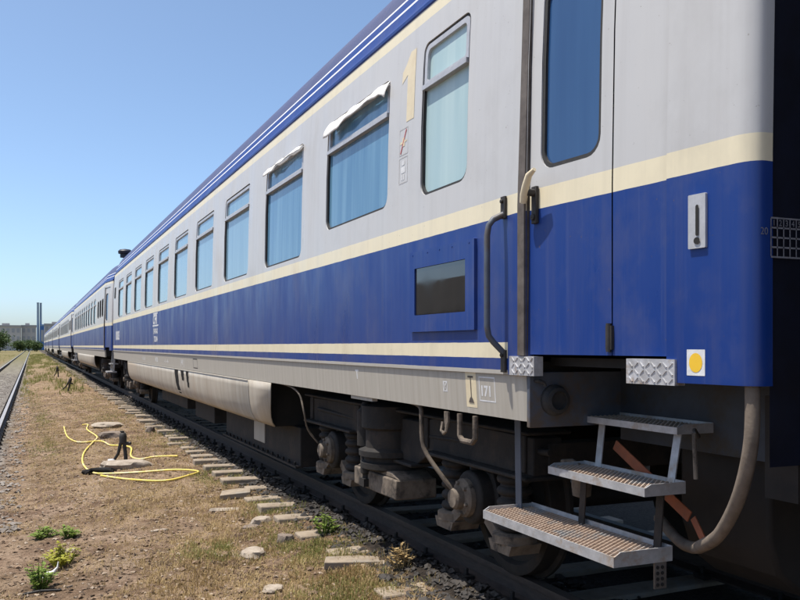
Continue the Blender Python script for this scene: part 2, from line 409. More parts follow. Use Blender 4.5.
def make_window(root, y0, y1, z0, z1, zsplit, pane, vent_open=False, r=.085, rt=.06, vent_pane=None):
    """rubber gasket > two panes, metal vent frame"""
    g = MB(); t = .016
    inner = rr(y0+t, y1-t, z0+t, z1-t, r-t*.6, max(rt-t*.6, .01))
    skin(g, rr(y0+.001, y1-.001, z0+.001, z1-.001, r, rt), [inner], .008, .03, ZL)
    win = g.build('window', 'rubber', root, 30)
    ga = .016
    lo = rr(y0+ga, y1-ga, z0+ga, zsplit-.02, r-ga, .004)
    p = MB(); skin(p, lo, [], .024, .004, ZL, rim_outer=False); p.build('pane', pane, win, 60)
    fr = MB(); v0, v1, u0, u1 = y0+ga, y1-ga, zsplit-.02, z1-ga
    skin(fr, rr(v0, v1, u0, u1, .006, rt-ga*.6), [rr(v0+.035, v1-.035, u0+.05, u1-.03, .02, .035)], .004, .03, ZL)
    # little drip rail under the vent
    fr.add([(bx(y, z, o), y, z) for y in (v0, v1) for z, o in ((u0+.0, -.012), (u0+.028, -.012), (u0+.028, .006), (u0, .006))], [(0, 1, 5, 4), (1, 2, 6, 5), (2, 3, 7, 6), (3, 0, 4, 7), (0, 3, 2, 1), (4, 5, 6, 7)])
    fr.build('vent_frame', 'alu', win, 30)
    p = MB(); skin(p, rr(v0+.02, v1-.02, u0+.03, u1-.02, .02, .03), [], .022, .004, ZL, rim_outer=False)
    p.build('pane', vent_pane or pane, win, 60)
    return win

def spring_prof(r, z0, z1, n):
    out = [(r*.75, z0)]
    for k in range(n):
        a = z0+(z1-z0)*k/n; h = (z1-z0)/n
        out += [(r*.78, a+.02*h), (r*.94, a+.16*h), (r, a+.4*h), (r*.94, a+.66*h), (r*.78, a+.82*h)]
    return out+[(r*.75, z1)]
def make_bogie(root, yc, detail):
    """bogie frame > wheels, axle boxes, springs, dampers"""
    mb = MB(); WB = 1.295
    for s in (-1, 1):
        x = s*1.0
        # side frame: dropped beam with raised ends and two flanges
        poly = [(-2.0, .72), (-.75, .72), (-.5, .60), (.5, .60), (.75, .72), (2.0, .72), (2.0, .93), (.8, .95), (.55, .90), (-.55, .90), (-.8, .95), (-2.0, .93)]
        mb.prism([(yc+a, b) for a, b in poly], x-.09, x+.09)
        for a, b, z in ((-2.02, -.73, .72), (.73, 2.02, .72), (-.52, .52, .60)):
            mb.box(x-.15, x+.15, yc+a, yc+b, z-.022, z+.002)
        mb.box(x-.14, x+.14, yc-2.02, yc+2.02, .945, .965)
        for a in (-1.9, -.66, .66, 1.9): mb.bar((x-s*-.095, yc+a, .73), (x-s*-.095, yc+a, .94), .02, .07)
    mb.box(-1.0, 1.0, yc-.32, yc+.32, .62, .88)
    for a in (-1.95, 1.95): mb.box(-1.0, 1.0, yc+a-.06, yc+a+.06, .74, .90)
    bog = mb.build('bogie', 'dirt_steel', root, 30, .008 if detail else 0)
    for a in (-WB, WB):
        for s in (-1, 1):
            xw = s*.7525
            wl = MB(); o = s*.0
            wl.lathe([(.10, xw-s*.10), (.40, xw-s*.075), (.492, xw-s*.07), (.492, xw-s*.045), (.462, xw-s*.035), (.458, xw+s*.06), (.44, xw+s*.067), (.395, xw+s*.062), (.375, xw+s*.03), (.20, xw+s*.01), (.13, xw+s*.03), (.12, xw+s*.085), (.05, xw+s*.09)], (0, yc+a, .46), 'X', 40)
            wl.build('wheel', 'dirt_steel', bog, 30)
            if not detail and s > 0: continue
            ab = MB()
            # swing arm + housing + bolted end cap with its cable gland
            ab.prism([(yc+a-.20, .34), (yc+a+.20, .34), (yc+a+.25, .44), (yc+a+.14, .66), (yc+a-.14, .66), (yc+a-.25, .44)], s*1.02, s*.86)
            ab.lathe([(.165, s*.98), (.165, s*1.10), (.15, s*1.115), (.12, s*1.12)], (0, yc+a, .50), 'X', 24)
            ab.build('axle_box', 'dirt_steel', bog, 30, .006 if detail else 0)
            cp = MB(); cp.lathe([(.118, s*1.118), (.118, s*1.15), (.105, s*1.165), (.066, s*1.17), (.066, s*1.21), (.054, s*1.225), (.02, s*1.228)], (0, yc+a, .50), 'X', 20)
            for k in range(6):
                t = k*math.pi/3+.3; cp.lathe([(.013, s*1.16), (.013, s*1.182), (.006, s*1.186)], (0, yc+a+.092*math.cos(t), .50+.092*math.sin(t)), 'X', 6)
            cp.build('axle_cap', 'dust_steel', bog, 30)
            for k in (-1, 1):
                sp = MB(); sp.lathe(spring_prof(.105, .36, .70, 5), (s*1.0, yc+a+k*.36, 0), 'Z', 20); sp.build('coil_spring', 'dirt_steel', bog, 50)
                cu = MB(); cu.lathe([(.13, .30), (.13, .345), (.11, .355), (.02, .356)], (s*1.0, yc+a+k*.36, 0), 'Z', 18)
                cu.prism([(yc+a+k*.36-.10, .24), (yc+a+k*.36+.10, .24), (yc+a+k*.36+.13, .30), (yc+a+k*.36-.13, .30)], s*1.0-.10, s*1.0+.10)
                cu.bar((s*1.0, yc+a+k*.16, .40), (s*1.0, yc+a+k*.36, .27), .16, .07)
                cu.build('spring_seat', 'dust_steel', bog, 30)
        ax = MB(); ax.lathe([(.08, -.75), (.08, .75)], (0, yc+a, .46), 'X', 14); ax.build('axle', 'dirt_steel', bog, 30)
    for s in (-1, 1):
        if not detail and s > 0: continue
        # secondary suspension drum between frame and body, with its rings
        dr = MB(); dr.lathe([(.20, .50), (.25, .52), (.25, .56), (.22, .57), (.22, .60), (.26, .61), (.26, .65), (.21, .67), (.21, .80), (.24, .82), (.24, .98), (.10, .99)], (s*1.06, yc, 0), 'Z', 28); dr.build('air_spring', 'dirt_steel', bog, 35)
        bl = MB(); bl.box(s*1.06-.16, s*1.06+.16, yc-.42, yc+.42, .34, .48); bl.prism([(yc-.42, .48), (yc+.42, .48), (yc+.30, .52), (yc-.30, .52)], s*1.06-.14, s*1.06+.14); bl.build('bolster', 'dust_steel', bog, 30, .01)
        d = MB(); yd = yc+.15 if detail else yc+.5
        d.lathe([(.03, .40), (.03, .45), (.045, .46), (.045, .66), (.07, .67), (.07, .93), (.05, .95), (.03, 1.0)], (s*1.22, yd, 0), 'Z', 16); d.box(s*1.22-.04, s*1.22+.04, yd-.05, yd+.05, .36, .42)
        d.build('damper', 'dirt_steel', bog, 30)
    return bog

def make_body(root, holes, wall_z0=1.285):
    shell = MB()
    e = .09
    outer = [(e, wall_z0), (LEN-e, wall_z0), (LEN-e, 3.475), (e, 3.475)]
    skin(shell, outer, holes, 0, .035, ZL, YL, rim_outer=False)
    # rounded corners and the livery-coloured return of the end walls
    zs = [wall_z0, 1.30, 2.1, 2.75, 3.10, 3.40, 3.475]
    for end in (0, 1):
        path = []
        for k in range(7):
            t = R(90*k/6); path.append((e-e*math.sin(t), .065*(1-math.cos(t))))
        path.append((0, .095))
        n = len(path); vs = []
        for z in zs:
            for yy, dx in path:
                y = yy if not end else LEN-yy; vs.append((-1.41+prof(z)+taper(e)+dx, y, z))
        shell.add(vs, [(i*n+k, i*n+k+1, (i+1)*n+k+1, (i+1)*n+k) for i in range(len(zs)-1) for k in range(n-1)])
    # far side, plain
    zs2 = [1.285, 2.1, 3.10, 3.475]
    yy = [0, 1.35, LEN-1.35, LEN]; vs = [(-bx(y, z), y, z) for z in zs2 for y in yy]
    shell.add(vs, [(i*4+k, i*4+k+1, i*4+k+5, i*4+k+4) for i in range(3) for k in range(3)])
    # undersides of the corner panels
    for a, b in ((e, .396), (LEN-.396, LEN-e)):
        shell.add([(bx(a, 1.285), a, 1.285), (bx(b, 1.285), b, 1.285), (-1.0, b, 1.285), (-1.0, a, 1.285)], [(0, 1, 2, 3)])
    body = shell.build('body_shell', ['livery', 'livery_end'], root, 30)
    for p in body.data.polygons:
        if min(p.center.y, LEN-p.center.y) < 1.43 and p.center.x < 0: p.material_index = 1
    rf = MB(); P = [(-1.41+d, z) for d, z in ROOFP]; P = P+[(-x, z) for x, z in P[::-1][1:]]
    yr = [0, .05, 1.35, LEN-1.35, LEN-.05, LEN]; n = len(P); vs = []
    for y in yr:
        for x, z in P:
            k = 1-(taper(y))/1.41; vs.append((x*k, y, z))
    rf.add(vs, [(j*n+i, j*n+i+1, (j+1)*n+i+1, (j+1)*n+i) for j in range(len(yr)-1) for i in range(n-1)])
    rf.add([vs[i] for i in range(n)], [tuple(range(n))]); rf.add([vs[(len(yr)-1)*n+i] for i in range(n)], [tuple(range(n))])
    rf.build('roof', 'livery_roof', root, 25)
    for end in (0, 1):
        ew = MB(); y = .012 if not end else LEN-.012
        ew.add([(x, y, z) for x, z in ((-1.195, 1.0), (1.2, 1.0), (1.2, 3.5), (-1.195, 3.5))], [(0, 1, 2, 3)])
        ew.build('end_wall', 'navy', root, 0)
        ga = MB(); vs = []; d = -1 if not end else 1; yb = 0 if not end else LEN
        for k in range(13):
            y = yb+d*(.335*k/12); q = .68 if k % 2 else .60
            vs += [(-q, y, 1.28), (q, y, 1.28), (q, y, 3.35+.1*(k % 2)), (-q, y, 3.35+.1*(k % 2))]
        ga.add(vs, [(4*k+i, 4*k+(i+1) % 4, 4*k+4+(i+1) % 4, 4*k+4+i) for k in range(12) for i in range(4)]); ga.build('gangway_bellows', 'rubber', root, 0)
    fl = MB(); fl.box(-1.36, 1.30, 1.30, LEN-1.30, 1.09, 1.35); fl.box(-.70, 1.25, .1, 1.3, 1.0, 1.35); fl.box(-.70, 1.25, LEN-1.3, LEN-.1, 1.0, 1.35); fl.box(-1.26, 1.26, .03, 1.28, 1.33, 1.37); fl.box(-1.26, 1.26, LEN-1.28, LEN-.03, 1.33, 1.37)
    fl.build('underframe', 'dark', root, 0)
    sl = MB()
    skin(sl, [(1.29, 1.062), (LEN-1.29, 1.062), (LEN-1.29, 1.297), (1.29, 1.297)], [], .012, .04, (), YL)
    sl.build('sole_bar', 'sole', root, 0, .004)
    for end in (0, 1):
        hs = MB(); y0, y1 = (.02, .17) if not end else (LEN-.17, LEN-.02)
        hs.box(-1.05, 1.05, y0, y1, .86, 1.24); hb = hs.build('buffer_beam', 'rust_tank', root, 30)
        d = -1 if not end else 1; yb = 0 if not end else LEN
        for s in (-1, 1):
            bf = MB(); bf.lathe([(.13, yb-d*.03), (.13, yb+d*.12), (.10, yb+d*.13), (.10, yb+d*.25), (.16, yb+d*.26), (.25, yb+d*.27), (.25, yb+d*.30), (.05, yb+d*.31)], (s*.87, 0, 1.06), 'Y', 20); bf.build('buffer', 'dirt_steel', hb, 30)
    return body
DOORS = [(.396, 1.27), (LEN-1.27, LEN-.396)]
def make_doors(root, detail):
    for i, (a, b) in enumerate(DOORS):
        # jamb seals
        j = MB(); w_ = .055
        far = b if i == 0 else a
        yj0, yj1 = (b+.004, b+w_) if i == 0 else (a-w_, a-.004)
        j.add([(bx(y, z, o), y, z) for y in (yj0, yj1) for z in (1.379, 2.1, 3.33) for o in (-.012, .03)], [(0, 2, 8, 6), (2, 4, 10, 8), (0, 1, 3, 2), (2, 3, 5, 4), (6, 8, 9, 7), (8, 10, 11, 9), (0, 6, 7, 1), (4, 5, 11, 10)])
        j.build('door_jamb', 'jamb', root, 0)
        split = .71 if i == 0 else LEN-.71
        leaves = ((split+.004, b-.002), (a+.012, split-.004)) if i == 0 else ((a+.002, split-.004), (split+.004, b-.012))
        for q, (p0, p1) in enumerate(leaves):
            hole = []
            if q == 0:
                m0, m1 = (.785, 1.19) if i == 0 else (LEN-1.19, LEN-.785)
                wl = rr(m0, m1, 2.245, 3.12, .085); hole = [wl]
            lf = MB(); skin(lf, [(p0, 1.385), (p1, 1.385), (p1, 3.30), (p0, 3.30)], hole, .016, .03, ZL)
            door = lf.build('door_leaf', 'livery_end', root, 30, 0)
            if q == 0:
                gk = MB(); skin(gk, rr(m0+.001, m1-.001, 2.246, 3.119, .085), [rr(m0+.02, m1-.02, 2.265, 3.10, .07)], .022, .02, ZL); gk.build('gasket', 'rubber', door, 30)
                gl = MB(); skin(gl, rr(m0+.016, m1-.016, 2.262, 3.10, .07), [], .034, 0, ZL, rim_outer=False); gl.build('pane', 'pane_door', door, 60)

def skirt_part(root, y0, y1, name='tank_skirt'):
    P = [(0, 1.064), (.0, .98), (.004, .90), (.014, .80), (.035, .71), (.065, .65), (.105, .605)]
    def curve(ys, y_in):
        vs = [(-1.40+d, y, z) for y in ys for d, z in P]; n = len(P)
        return vs, [(j*n+i, j*n+i+1, (j+1)*n+i+1, (j+1)*n+i) for j in range(len(ys)-1) for i in range(n-1)]
    return P, curve

# ---- the near coach
near = empty('passenger_coach', (TC, 2.2, 0), 'nearest blue and grey coach with cream stripes, its open steps towards the camera', 'train coach', 'coaches of the train')
WIN = [(1.87, 2.47, 2.325, 3.25, 2.985)] + [(2.99, 4.275, 2.342, 3.195, 2.965)] + [(5.58+1.99*k-.635, 5.58+1.99*k+.635, 2.205, 3.205, 2.965) for k in range(9)]
holes = [rr(a, b, c, d, .085, .06) for a, b, c, d, _ in WIN]
door_holes = [[(a, 1.2), (b, 1.2), (b, 3.31), (a, 3.31)] for a, b in DOORS]
make_body(near, holes+door_holes)
for k, (a, b, c, d, s_) in enumerate(WIN):
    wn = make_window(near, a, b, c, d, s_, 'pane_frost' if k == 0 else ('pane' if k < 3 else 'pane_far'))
    if k in (1, 2):     # white cloth pulled out over the top of the vent
        cl = MB(); n = 22; vs = []; rows = 7
        for i in range(n):
            t = i/(n-1); y = b-.01-(b-a-.02)*t
            droop = (.10 if k == 1 else .06)*(1-.55*t)+.008*math.sin(t*9)+.004*math.sin(t*23+k)
            if t > .9: droop += (.07 if k == 1 else .03)*(t-.9)*10
            for q in range(rows):
                u = q/(rows-1); z = d-.012-droop*u+.004*math.sin(t*31+u*3)
                vs.append((bx(y, min(z, 3.4), -.010-.018*math.sin(u*math.pi*.8)-.006*math.sin(t*17+u*2)-.02*u*u), y, z))
        cl.add(vs, [(i*rows+q, i*rows+q+1, (i+1)*rows+q+1, (i+1)*rows+q) for i in range(n-1) for q in range(rows-1)])
        o = cl.build('cloth', 'cloth', wn, 80); md = o.modifiers.new('thick', 'SOLIDIFY'); md.thickness = .004
make_doors(near, True)
# dark board window by the far door
db = MB(); skin(db, rr(22.95, 23.3, 2.78, 3.08, .03), [], -.01, .02, ZL); db.build('destination_board', 'dark', near, 30)
# bogies
make_bogie(near, 3.70, True); make_bogie(near, LEN-3.70, False)
# numeral 1
m1 = MB(); y0, z0 = 2.70, 2.836
skin(m1, [(y0-.115, z0), (y0+.0, z0), (y0+.0, z0+.30), (y0+.085, z0+.26), (y0+.085, z0+.335), (y0+.03, z0+.372), (y0-.035, z0+.435), (y0-.115, z0+.435)], [], -.0015, 0, ZL, rim_outer=False)
m1.build('class_numeral', 'cream', near, 0)
# pictogram boxes
pg = MB(); rect_frame(pg, 2.665, 2.80, 2.635, 2.805, .006, -.001); pg.build('no_smoking_sign', 'white_faint', near, 0)
ps = near.children[-1]
q = MB(); sheet(q, [(2.68, 2.725), (2.685, 2.715), (2.785, 2.705), (2.785, 2.722)], -.0014); sheet(q, [(2.715, 2.69), (2.75, 2.69), (2.75, 2.745), (2.715, 2.745)], -.0018); q.build('cigarette', 'cream', ps, 0)
q = MB(); sheet(q, [(2.685, 2.79), (2.695, 2.795), (2.782, 2.65), (2.772, 2.645)], -.0024); q.build('red_stroke', 'red', ps, 0)
pg = MB(); rect_frame(pg, 2.665, 2.80, 2.455, 2.622, .006, -.001); sg = pg.build('pictogram', 'white_faint', near, 0)
q = MB()
for a, b, c, d in ((2.71, 2.755, 2.57, 2.60), (2.70, 2.765, 2.52, 2.56), (2.715, 2.735, 2.475, 2.515), (2.742, 2.76, 2.475, 2.515)): sheet(q, rr(a, b, c, d, .008), -.0014)
q.build('figure', 'white', sg, 0)
# locker door with its dark glass
lk = MB(); skin(lk, rr(1.745, 2.58, 1.51, 1.995, .006), [rr(1.846, 2.505, 1.61, 1.893, .004)], -.018, .02, ()); lo = lk.build('locker_door', 'livery', near, 30, .003)
lg = MB(); skin(lg, rr(1.847, 2.504, 1.611, 1.892, .004), [], -.010, 0, (), rim_outer=False); lg.build('pane', 'pane_dark', lo, 0)
for yy in (1.80, 2.0, 2.16, 2.32, 2.53):
    b_ = MB(); b_.lathe([(.005, -1.4275), (.005, -1.430), (.002, -1.431)], (0, yy, 1.975), 'X', 8); b_.build('screw', 'livery_end', lo, 30)
# grab rail
gr = MB(); yg = 1.457
gr.tube([(-1.40, yg, 2.085), (-1.47, yg+.012, 2.05), (-1.492, yg+.018, 2.02), (-1.50, yg+.02, 1.97), (-1.50, yg+.02, 1.52), (-1.492, yg+.018, 1.475), (-1.47, yg+.012, 1.445), (-1.40, yg, 1.375)], .0155, 12)
grab = gr.build('grab_rail', 'blue_grey', near, 50)
for z in (2.11, 1.35):
    b_ = MB(); b_.box(-1.425, -1.411, yg-.02, yg+.02, z-.055, z+.055); b_.lathe([(.010, -1.425), (.010, -1.436), (.004, -1.438)], (0, yg, z+.03), 'X', 8); b_.build('mounting_plate', 'iron', grab, 30, .002)
# door handle: cream lever on a dark plate
hd = MB(); yh = 1.215; zb = 2.06
xb = bx(yh, zb)+.010
hd.box(xb-.012, xb+.006, yh-.02, yh+.02, 2.0, 2.175); hd.lathe([(.018, xb-.05), (.018, xb)], (0, yh, 2.145), 'X', 12)
hd.lathe([(.016, xb-.022), (.016, xb-.01), (.006, xb-.024)], (0, yh, 2.03), 'X', 10)
handle = hd.build('handle_plate', 'iron', near, 30, .003)
lv = MB(); lv.tube([(xb-.05, yh+.03, 2.10), (xb-.055, yh+.012, 2.135), (xb-.06, yh-.01, 2.17), (xb-.065, yh-.045, 2.215), (xb-.06, yh-.085, 2.235)], [.016, .019, .018, .016, .010], 10); lv.build('lever', 'cream', handle, 60)
hg = MB(); hy = .72; hg.lathe([(.012, 1.40), (.012, 1.52)], (bx(hy, 1.45)+.006, hy, 0), 'Z', 10); hg.box(bx(hy, 1.45)+.004, bx(hy, 1.45)+.02, hy-.02, hy+.02, 1.41, 1.51); hg.build('hinge', 'iron', near, 30)
# diamond-plate corner guards under the door jambs
for (a, b, z0, z1) in ((1.20, 1.40, 1.284, 1.376), (.345, .60, 1.274, 1.374)):
    k = MB(); ym = (a+b)/2
    x0 = bx(a, 1.33)-.010; x1 = bx(b, 1.33)-.010
    k.add([(x0, a, z0), (x1, b, z0), (x1, b, z1), (x0, a, z1), (x0+.05, a, z0), (x1+.05, b, z0), (x1+.05, b, z1), (x0+.05, a, z1)], [(0, 1, 2, 3), (4, 7, 6, 5), (0, 4, 5, 1), (3, 2, 6, 7), (0, 3, 7, 4), (1, 5, 6, 2)])
    nrow = int((b-a)/.03)
    for i in range(nrow):
        for j_ in range(3):
            y = a+.02+i*.03; z = z0+.018+j_*.03; s = 1 if (i+j_) % 2 else -1
            if y > b-.012: continue
            x = x0+(x1-x0)*(y-a)/(b-a)-.001
            k.bar((x, y-.010, z-.009*s), (x, y+.010, z+.009*s), .005, .004, (1, 0, 0))
    k.build('tread_plate', 'plate', near, 0)
# key plate on the corner panel, with its slot and keyhole
kp = MB(); a, b = .20, .28; x = bx(.24, 1.9)-.006
skin(kp, rr(a, b, 1.785, 1.985, .004), [], -.010, .012, ()); pl = kp.build('key_plate', 'alu', near, 30)
q = MB(); sheet(q, rr(.228, .242, 1.83, 1.945, .007), -.0135); sheet(q, rr(.222, .250, 1.80, 1.825, .012), -.014); q.build('slot', 'dark', pl, 0)
# yellow dot sticker
q = MB(); sheet(q, rr(.21, .295, 1.315, 1.412, .002), -.001); st = q.build('sticker', 'white', near, 0)
q = MB(); sheet(q, [(.2525+.031*math.cos(t*.2618), 1.363+.036*math.sin(t*.2618)) for t in range(24)], -.002); q.build('yellow_dot', 'yellow', st, 0)
# emblem and lettering on the blue band
tx = MB(); text_mesh(tx, 'CFR', .25, 14.82, 1.85, .25, width=1.3); sheet(tx, [(14.05, 1.80), (14.85, 1.80), (14.83, 1.825), (14.02, 1.825)], -.0012)
sheet(tx, [(14.15, 2.03), (14.75, 2.03), (14.73, 2.055), (14.12, 2.055)], -.0012); tx.build('emblem', 'white', near, 0)
tx = MB(); text_mesh(tx, '19-90-0', .14, 14.75, 1.66, width=1.4); tx.build('coach_number', 'white', near, 0); tx = MB(); text_mesh(tx, '75204', .14, 14.65, 1.51, width=1.4); tx.build('coach_number', 'white', near, 0)
tx = MB(); text_mesh(tx, '100003', .33, 22.85, 1.60, width=1.2); tx.build('lettering', 'white', near, 0)
# stencils on the sole bar (its face is 12 mm behind the body side)
def sole_text(text, size, y, z, mat='white_faint', name='stencil', width=1.1): return text_mesh(MB(), text, size, y, z, off=.0112, width=width).build(name, mat, near, 0)
sole_text('171', .075, 1.745, 1.165, 'white'); q = MB(); rect_frame(q, 1.585, 1.755, 1.135, 1.265, .007, .0112); q.build('stencil_box', 'white', near, 0)
q = MB(); sheet(q, rr(1.785, 1.905, 1.095, 1.285, .002), .0112); jp = q.build('jacking_sign', 'cream', near, 0)
q = MB(); sheet(q, [(1.842, 1.15), (1.849, 1.15), (1.849, 1.262), (1.842, 1.262)], .0094); sheet(q, [(1.815, 1.255), (1.875, 1.255), (1.875, 1.265), (1.815, 1.265)], .0088)
sheet(q, [(1.815, 1.12), (1.875, 1.12), (1.862, 1.142), (1.845, 1.155), (1.828, 1.142)], .0088); q.build('jack_symbol', 'jamb', jp, 0)
q = MB(); rect_frame(q, 2.13, 2.185, 1.165, 1.225, .007, .0112); sheet(q, [(2.135, 1.17), (2.143, 1.17), (2.18, 1.22), (2.172, 1.22)], .0106); sheet(q, [(2.172, 1.17), (2.18, 1.17), (2.143, 1.22), (2.135, 1.22)], .0100); q.build('cross_mark', 'white', near, 0)
sole_text('T', .09, 3.62, 1.19, 'white')
for t_, y_, sz in (('1 - 3 - 01', 16.7, .10), ('M 20', 14.6, .12), ('- 1 - - 4 -', 13.4, .10), ('| 41 |', 11.6, .12)): sole_text(t_, sz, y_, 1.13, 'white', width=1.3)
q = MB(); rect_frame(q, 10.1, 10.45, 1.10, 1.24, .012, .0112); q.build('stencil_box', 'dark', near, 0)
# tank skirt under the middle of the coach
P, curve = skirt_part(near, 0, 0)
for (a, b, nm) in ((6.02, 6.92, 'skirt_panel'), (6.935, 19.6, 'skirt_panel')):
    k = MB(); vs, fsx = curve(list(np.linspace(a, b, 2 if b-a < 2 else 8)), 0); off = -.006 if a > 6.5 else 0
    vs = [(v[0]+off, v[1]+(0 if v[1] > a+.01 or a > 6.5 else +.22*((1.064-v[2])/.46)**2.2), v[2]-.004) for v in vs]
    k.add(vs, fsx); o = k.build(nm, 'skirt', near, 50); md = o.modifiers.new('thick', 'SOLIDIFY'); md.thickness = .012; md.offset = -1
k = MB(); k.box(-1.412, -1.395, 6.94, 19.55, 1.046, 1.058); k.build('skirt_hinge_rail', 'sole', near, 0)
for (ya, yb_, dp) in ((11.75, 12.12, .44), (11.2, 11.5, .16), (10.78, 11.0, .25)):     # black oil runs over the skirt
    k = MB(); vs = []
    for i, t in enumerate(np.linspace(0, dp, 9)):
        z = 1.05-t; d = np.interp(-z, [-z_ for _, z_ in P], [d_ for d_, _ in P]); wv = .02*math.sin(i*2.1+ya)
        vs += [(-1.409+d, ya+wv+.3*t*0-.15*t, z), (-1.409+d, yb_+wv*.5-.15*t-(yb_-ya)*.35*(t/dp), z)]
    k.add(vs, [(2*i, 2*i+1, 2*i+3, 2*i+2) for i in range(8)]); k.build('oil_stain', 'stain', near, 60)
# end of the tank (dark bulkhead) and the equipment boxes below
k = MB(); k.add([(-1.385, 6.28, 1.05), (-1.375, 6.28, .80), (-1.29, 6.28, .61), (1.0, 6.28, .58), (1.0, 6.28, 1.05)], [(0, 1, 2, 3, 4)]); k.build('tank_bulkhead', 'dark', near, 0)
k = MB(); k.box(-1.27, 1.0, 6.3, 19.4, .60, 1.05); k.build('water_tank', 'dark', near, 0)
eb = MB(); eb.box(-1.08, -.45, 6.05, 9.6, .20, .60); box = eb.build('battery_box', 'dirt_steel', near, 0, .01)
k = MB(); k.box(-1.13, -1.05, 6.05, 9.6, .195, .215)
for i in range(16): k.lathe([(.016, .214), (.016, .245), (.008, .25)], (-1.11, 6.15+i*.22, 0), 'Z', 6)
k.build('bolted_flange', 'dirt_steel', box, 0)
k = MB(); k.box(-1.092, -1.079, 7.45, 7.95, .30, .58); k.build('cover_plate', 'sole', box, 0, .003)
k = MB(); k.box(-1.05, -.45, 10.6, 12.2, .26, .58); k.build('equipment_box', 'rust_tank', near, 0, .012)
k = MB(); k.box(-1.02, -.40, 13.2, 16.4, .30, .60); k.build('equipment_box', 'dirt_steel', near, 0, .012)
# brake pull, lifting loop, cables
k = MB(); k.tube([(-1.385, 1.99, 1.05), (-1.385, 1.99, .93), (-1.385, 1.96, .905), (-1.385, 1.84, .905), (-1.385, 1.81, .93), (-1.385, 1.81, 1.05)], .016, 8); k.build('lifting_loop', 'dust_steel', near, 40)
k = MB(); k.bar((-1.38, 2.16, 1.05), (-1.38, 2.16, .96), .05, .012, (1, 0, 0)); k.tube([(-1.39, 2.19, .99), (-1.40, 2.19, .94), (-1.40, 2.16, .925), (-1.40, 2.13, .94), (-1.39, 2.13, .99)], .010, 7); k.build('hook', 'dust_steel', near, 40)
def cable(pts, r, mat='dust_steel', name='cable'):
    k = MB(); P_ = [Vector(p) for p in pts]; out = []
    for i in range(len(P_)-1):
        a, b, c, d = P_[max(i-1, 0)], P_[i], P_[i+1], P_[min(i+2, len(P_)-1)]
        for t in (0, .25, .5, .75): out.append(.5*((2*b)+(c-a)*t+(2*a-5*b+4*c-d)*t*t+(3*b-a-3*c+d)*t**3))
    out.append(P_[-1]); k.tube(out, r, 8); return k
cable([(-1.33, 5.9, 1.06), (-1.35, 5.45, 1.045), (-1.36, 5.15, .99), (-1.35, 5.05, .85), (-1.30, 5.09, .68), (-1.20, 5.08, .55)], .009).build('cable', 'dust_steel', near, 50)
cable([(-1.28, 2.95, 1.06), (-1.34, 2.62, 1.05), (-1.35, 2.57, .98), (-1.34, 2.56, .80), (-1.27, 2.46, .64), (-1.20, 2.42, .54)], .014).build('cable', 'dust_steel', near, 50)
k = MB(); k.box(-1.37, -1.33, 3.35, 3.78, 1.035, 1.06); k.build('label_strip', 'sole', near, 0)
# air pipe along the bogie and brake rigging
cable([(-1.05, 1.6, .86), (-1.08, 2.8, .82), (-1.06, 3.7, .80), (-1.10, 5.4, .84)], .018).build('air_pipe', 'dirt_steel', near, 50)
# step well: end panel with socket, back panel
k = MB(); k.box(-1.39, -.75, 1.262, 1.288, 1.035, 1.30); wp = k.build('step_well_panel', 'blue_grey', near, 0, .004)
k = MB(); k.lathe([(.075, 1.262), (.075, 1.245), (.062, 1.23), (.062, 1.215), (.045, 1.21), (.045, 1.235), (.01, 1.236)], (-1.255, 0, 1.165), 'Y', 20)
k.tube([(-1.36, 1.26, 1.26), (-1.36, 1.225, 1.26), (-1.335, 1.22, 1.25), (-1.33, 1.22, 1.235)], .009, 8); k.build('socket', 'rubber', wp, 30)
k = MB(); k.box(-.86, -.82, .30, 1.26, .96, 1.33); k.build('step_well_panel', 'well', near, 0)
# three steps with ribbed treads
def step(x0, x1, y0, y1, zb, fl, name, clip=True):
    s = MB(); t = .006
    s.box(x0, x0+t, y0, y1, zb, zb+fl*.72); s.box(x1-t, x1, y0, y1, zb, zb+fl*1.05)
    for y in (y0, y1-t):
        s.prism([(x0+t, zb), (x1-t, zb), (x1-t, zb+fl), (x0+.035, zb+fl), (x0+t, zb+fl*.72)], y, y+t, 'Y')
    o = s.build(name, 'step_metal', near, 0)
    tr = MB(); z = zb+fl*.72-.008; tr.box(x0+t, x1-t, y0+t, y1-t, z-.006, z)
    n = int((y1-y0)/.026)
    for i in range(n):       # serrated ribs running from front to back
        y = y0+.014+i*(y1-y0-.028)/(n-1); m_ = 14
        vs = []; 
        for j in range(m_+1):
            x = x0+t+(x1-x0-2*t)*j/m_; zt = z+(.012 if j % 2 else .006)
            vs += [(x, y-.004, z), (x, y-.002, zt), (x, y+.002, zt), (x, y+.004, z)]
        tr.add(vs, [(4*j+k, 4*j+k+1, 4*j+k+5, 4*j+k+4) for j in range(m_) for k in range(3)])
    tr.build('tread', 'tread', o, 0)
    return o
s1 = step(-1.41, -1.11, .60, 1.68, .53, .06, 'entrance_step')
s2 = step(-1.255, -1.04, .60, 1.31, .805, .05, 'entrance_step')
s3 = step(-1.06, -.86, .63, 1.40, 1.05, .042, 'entrance_step')
def strut(p, q, wd, mat, name, par=near):
    k = MB(); k.bar(p, q, .008, wd, (0, 1, 0)); k.build(name, mat, par, 0, .002)
strut((-1.19, 1.70, 1.06), (-1.20, 1.67, .56), .055, 'blue_grey', 'step_hanger')
strut((-1.0, 1.22, 1.06), (-1.05, 1.19, .83), .045, 'step_metal', 'step_bracket'); strut((-1.0, .69, 1.05), (-1.05, .68, .83), .045, 'step_metal', 'step_bracket')
strut((-1.12, 1.20, .82), (-1.14, 1.2, .56), .045, 'dirt_steel', 'step_bracket'); strut((-1.12, .66, .82), (-1.14, .66, .56), .045, 'dirt_steel', 'step_bracket')
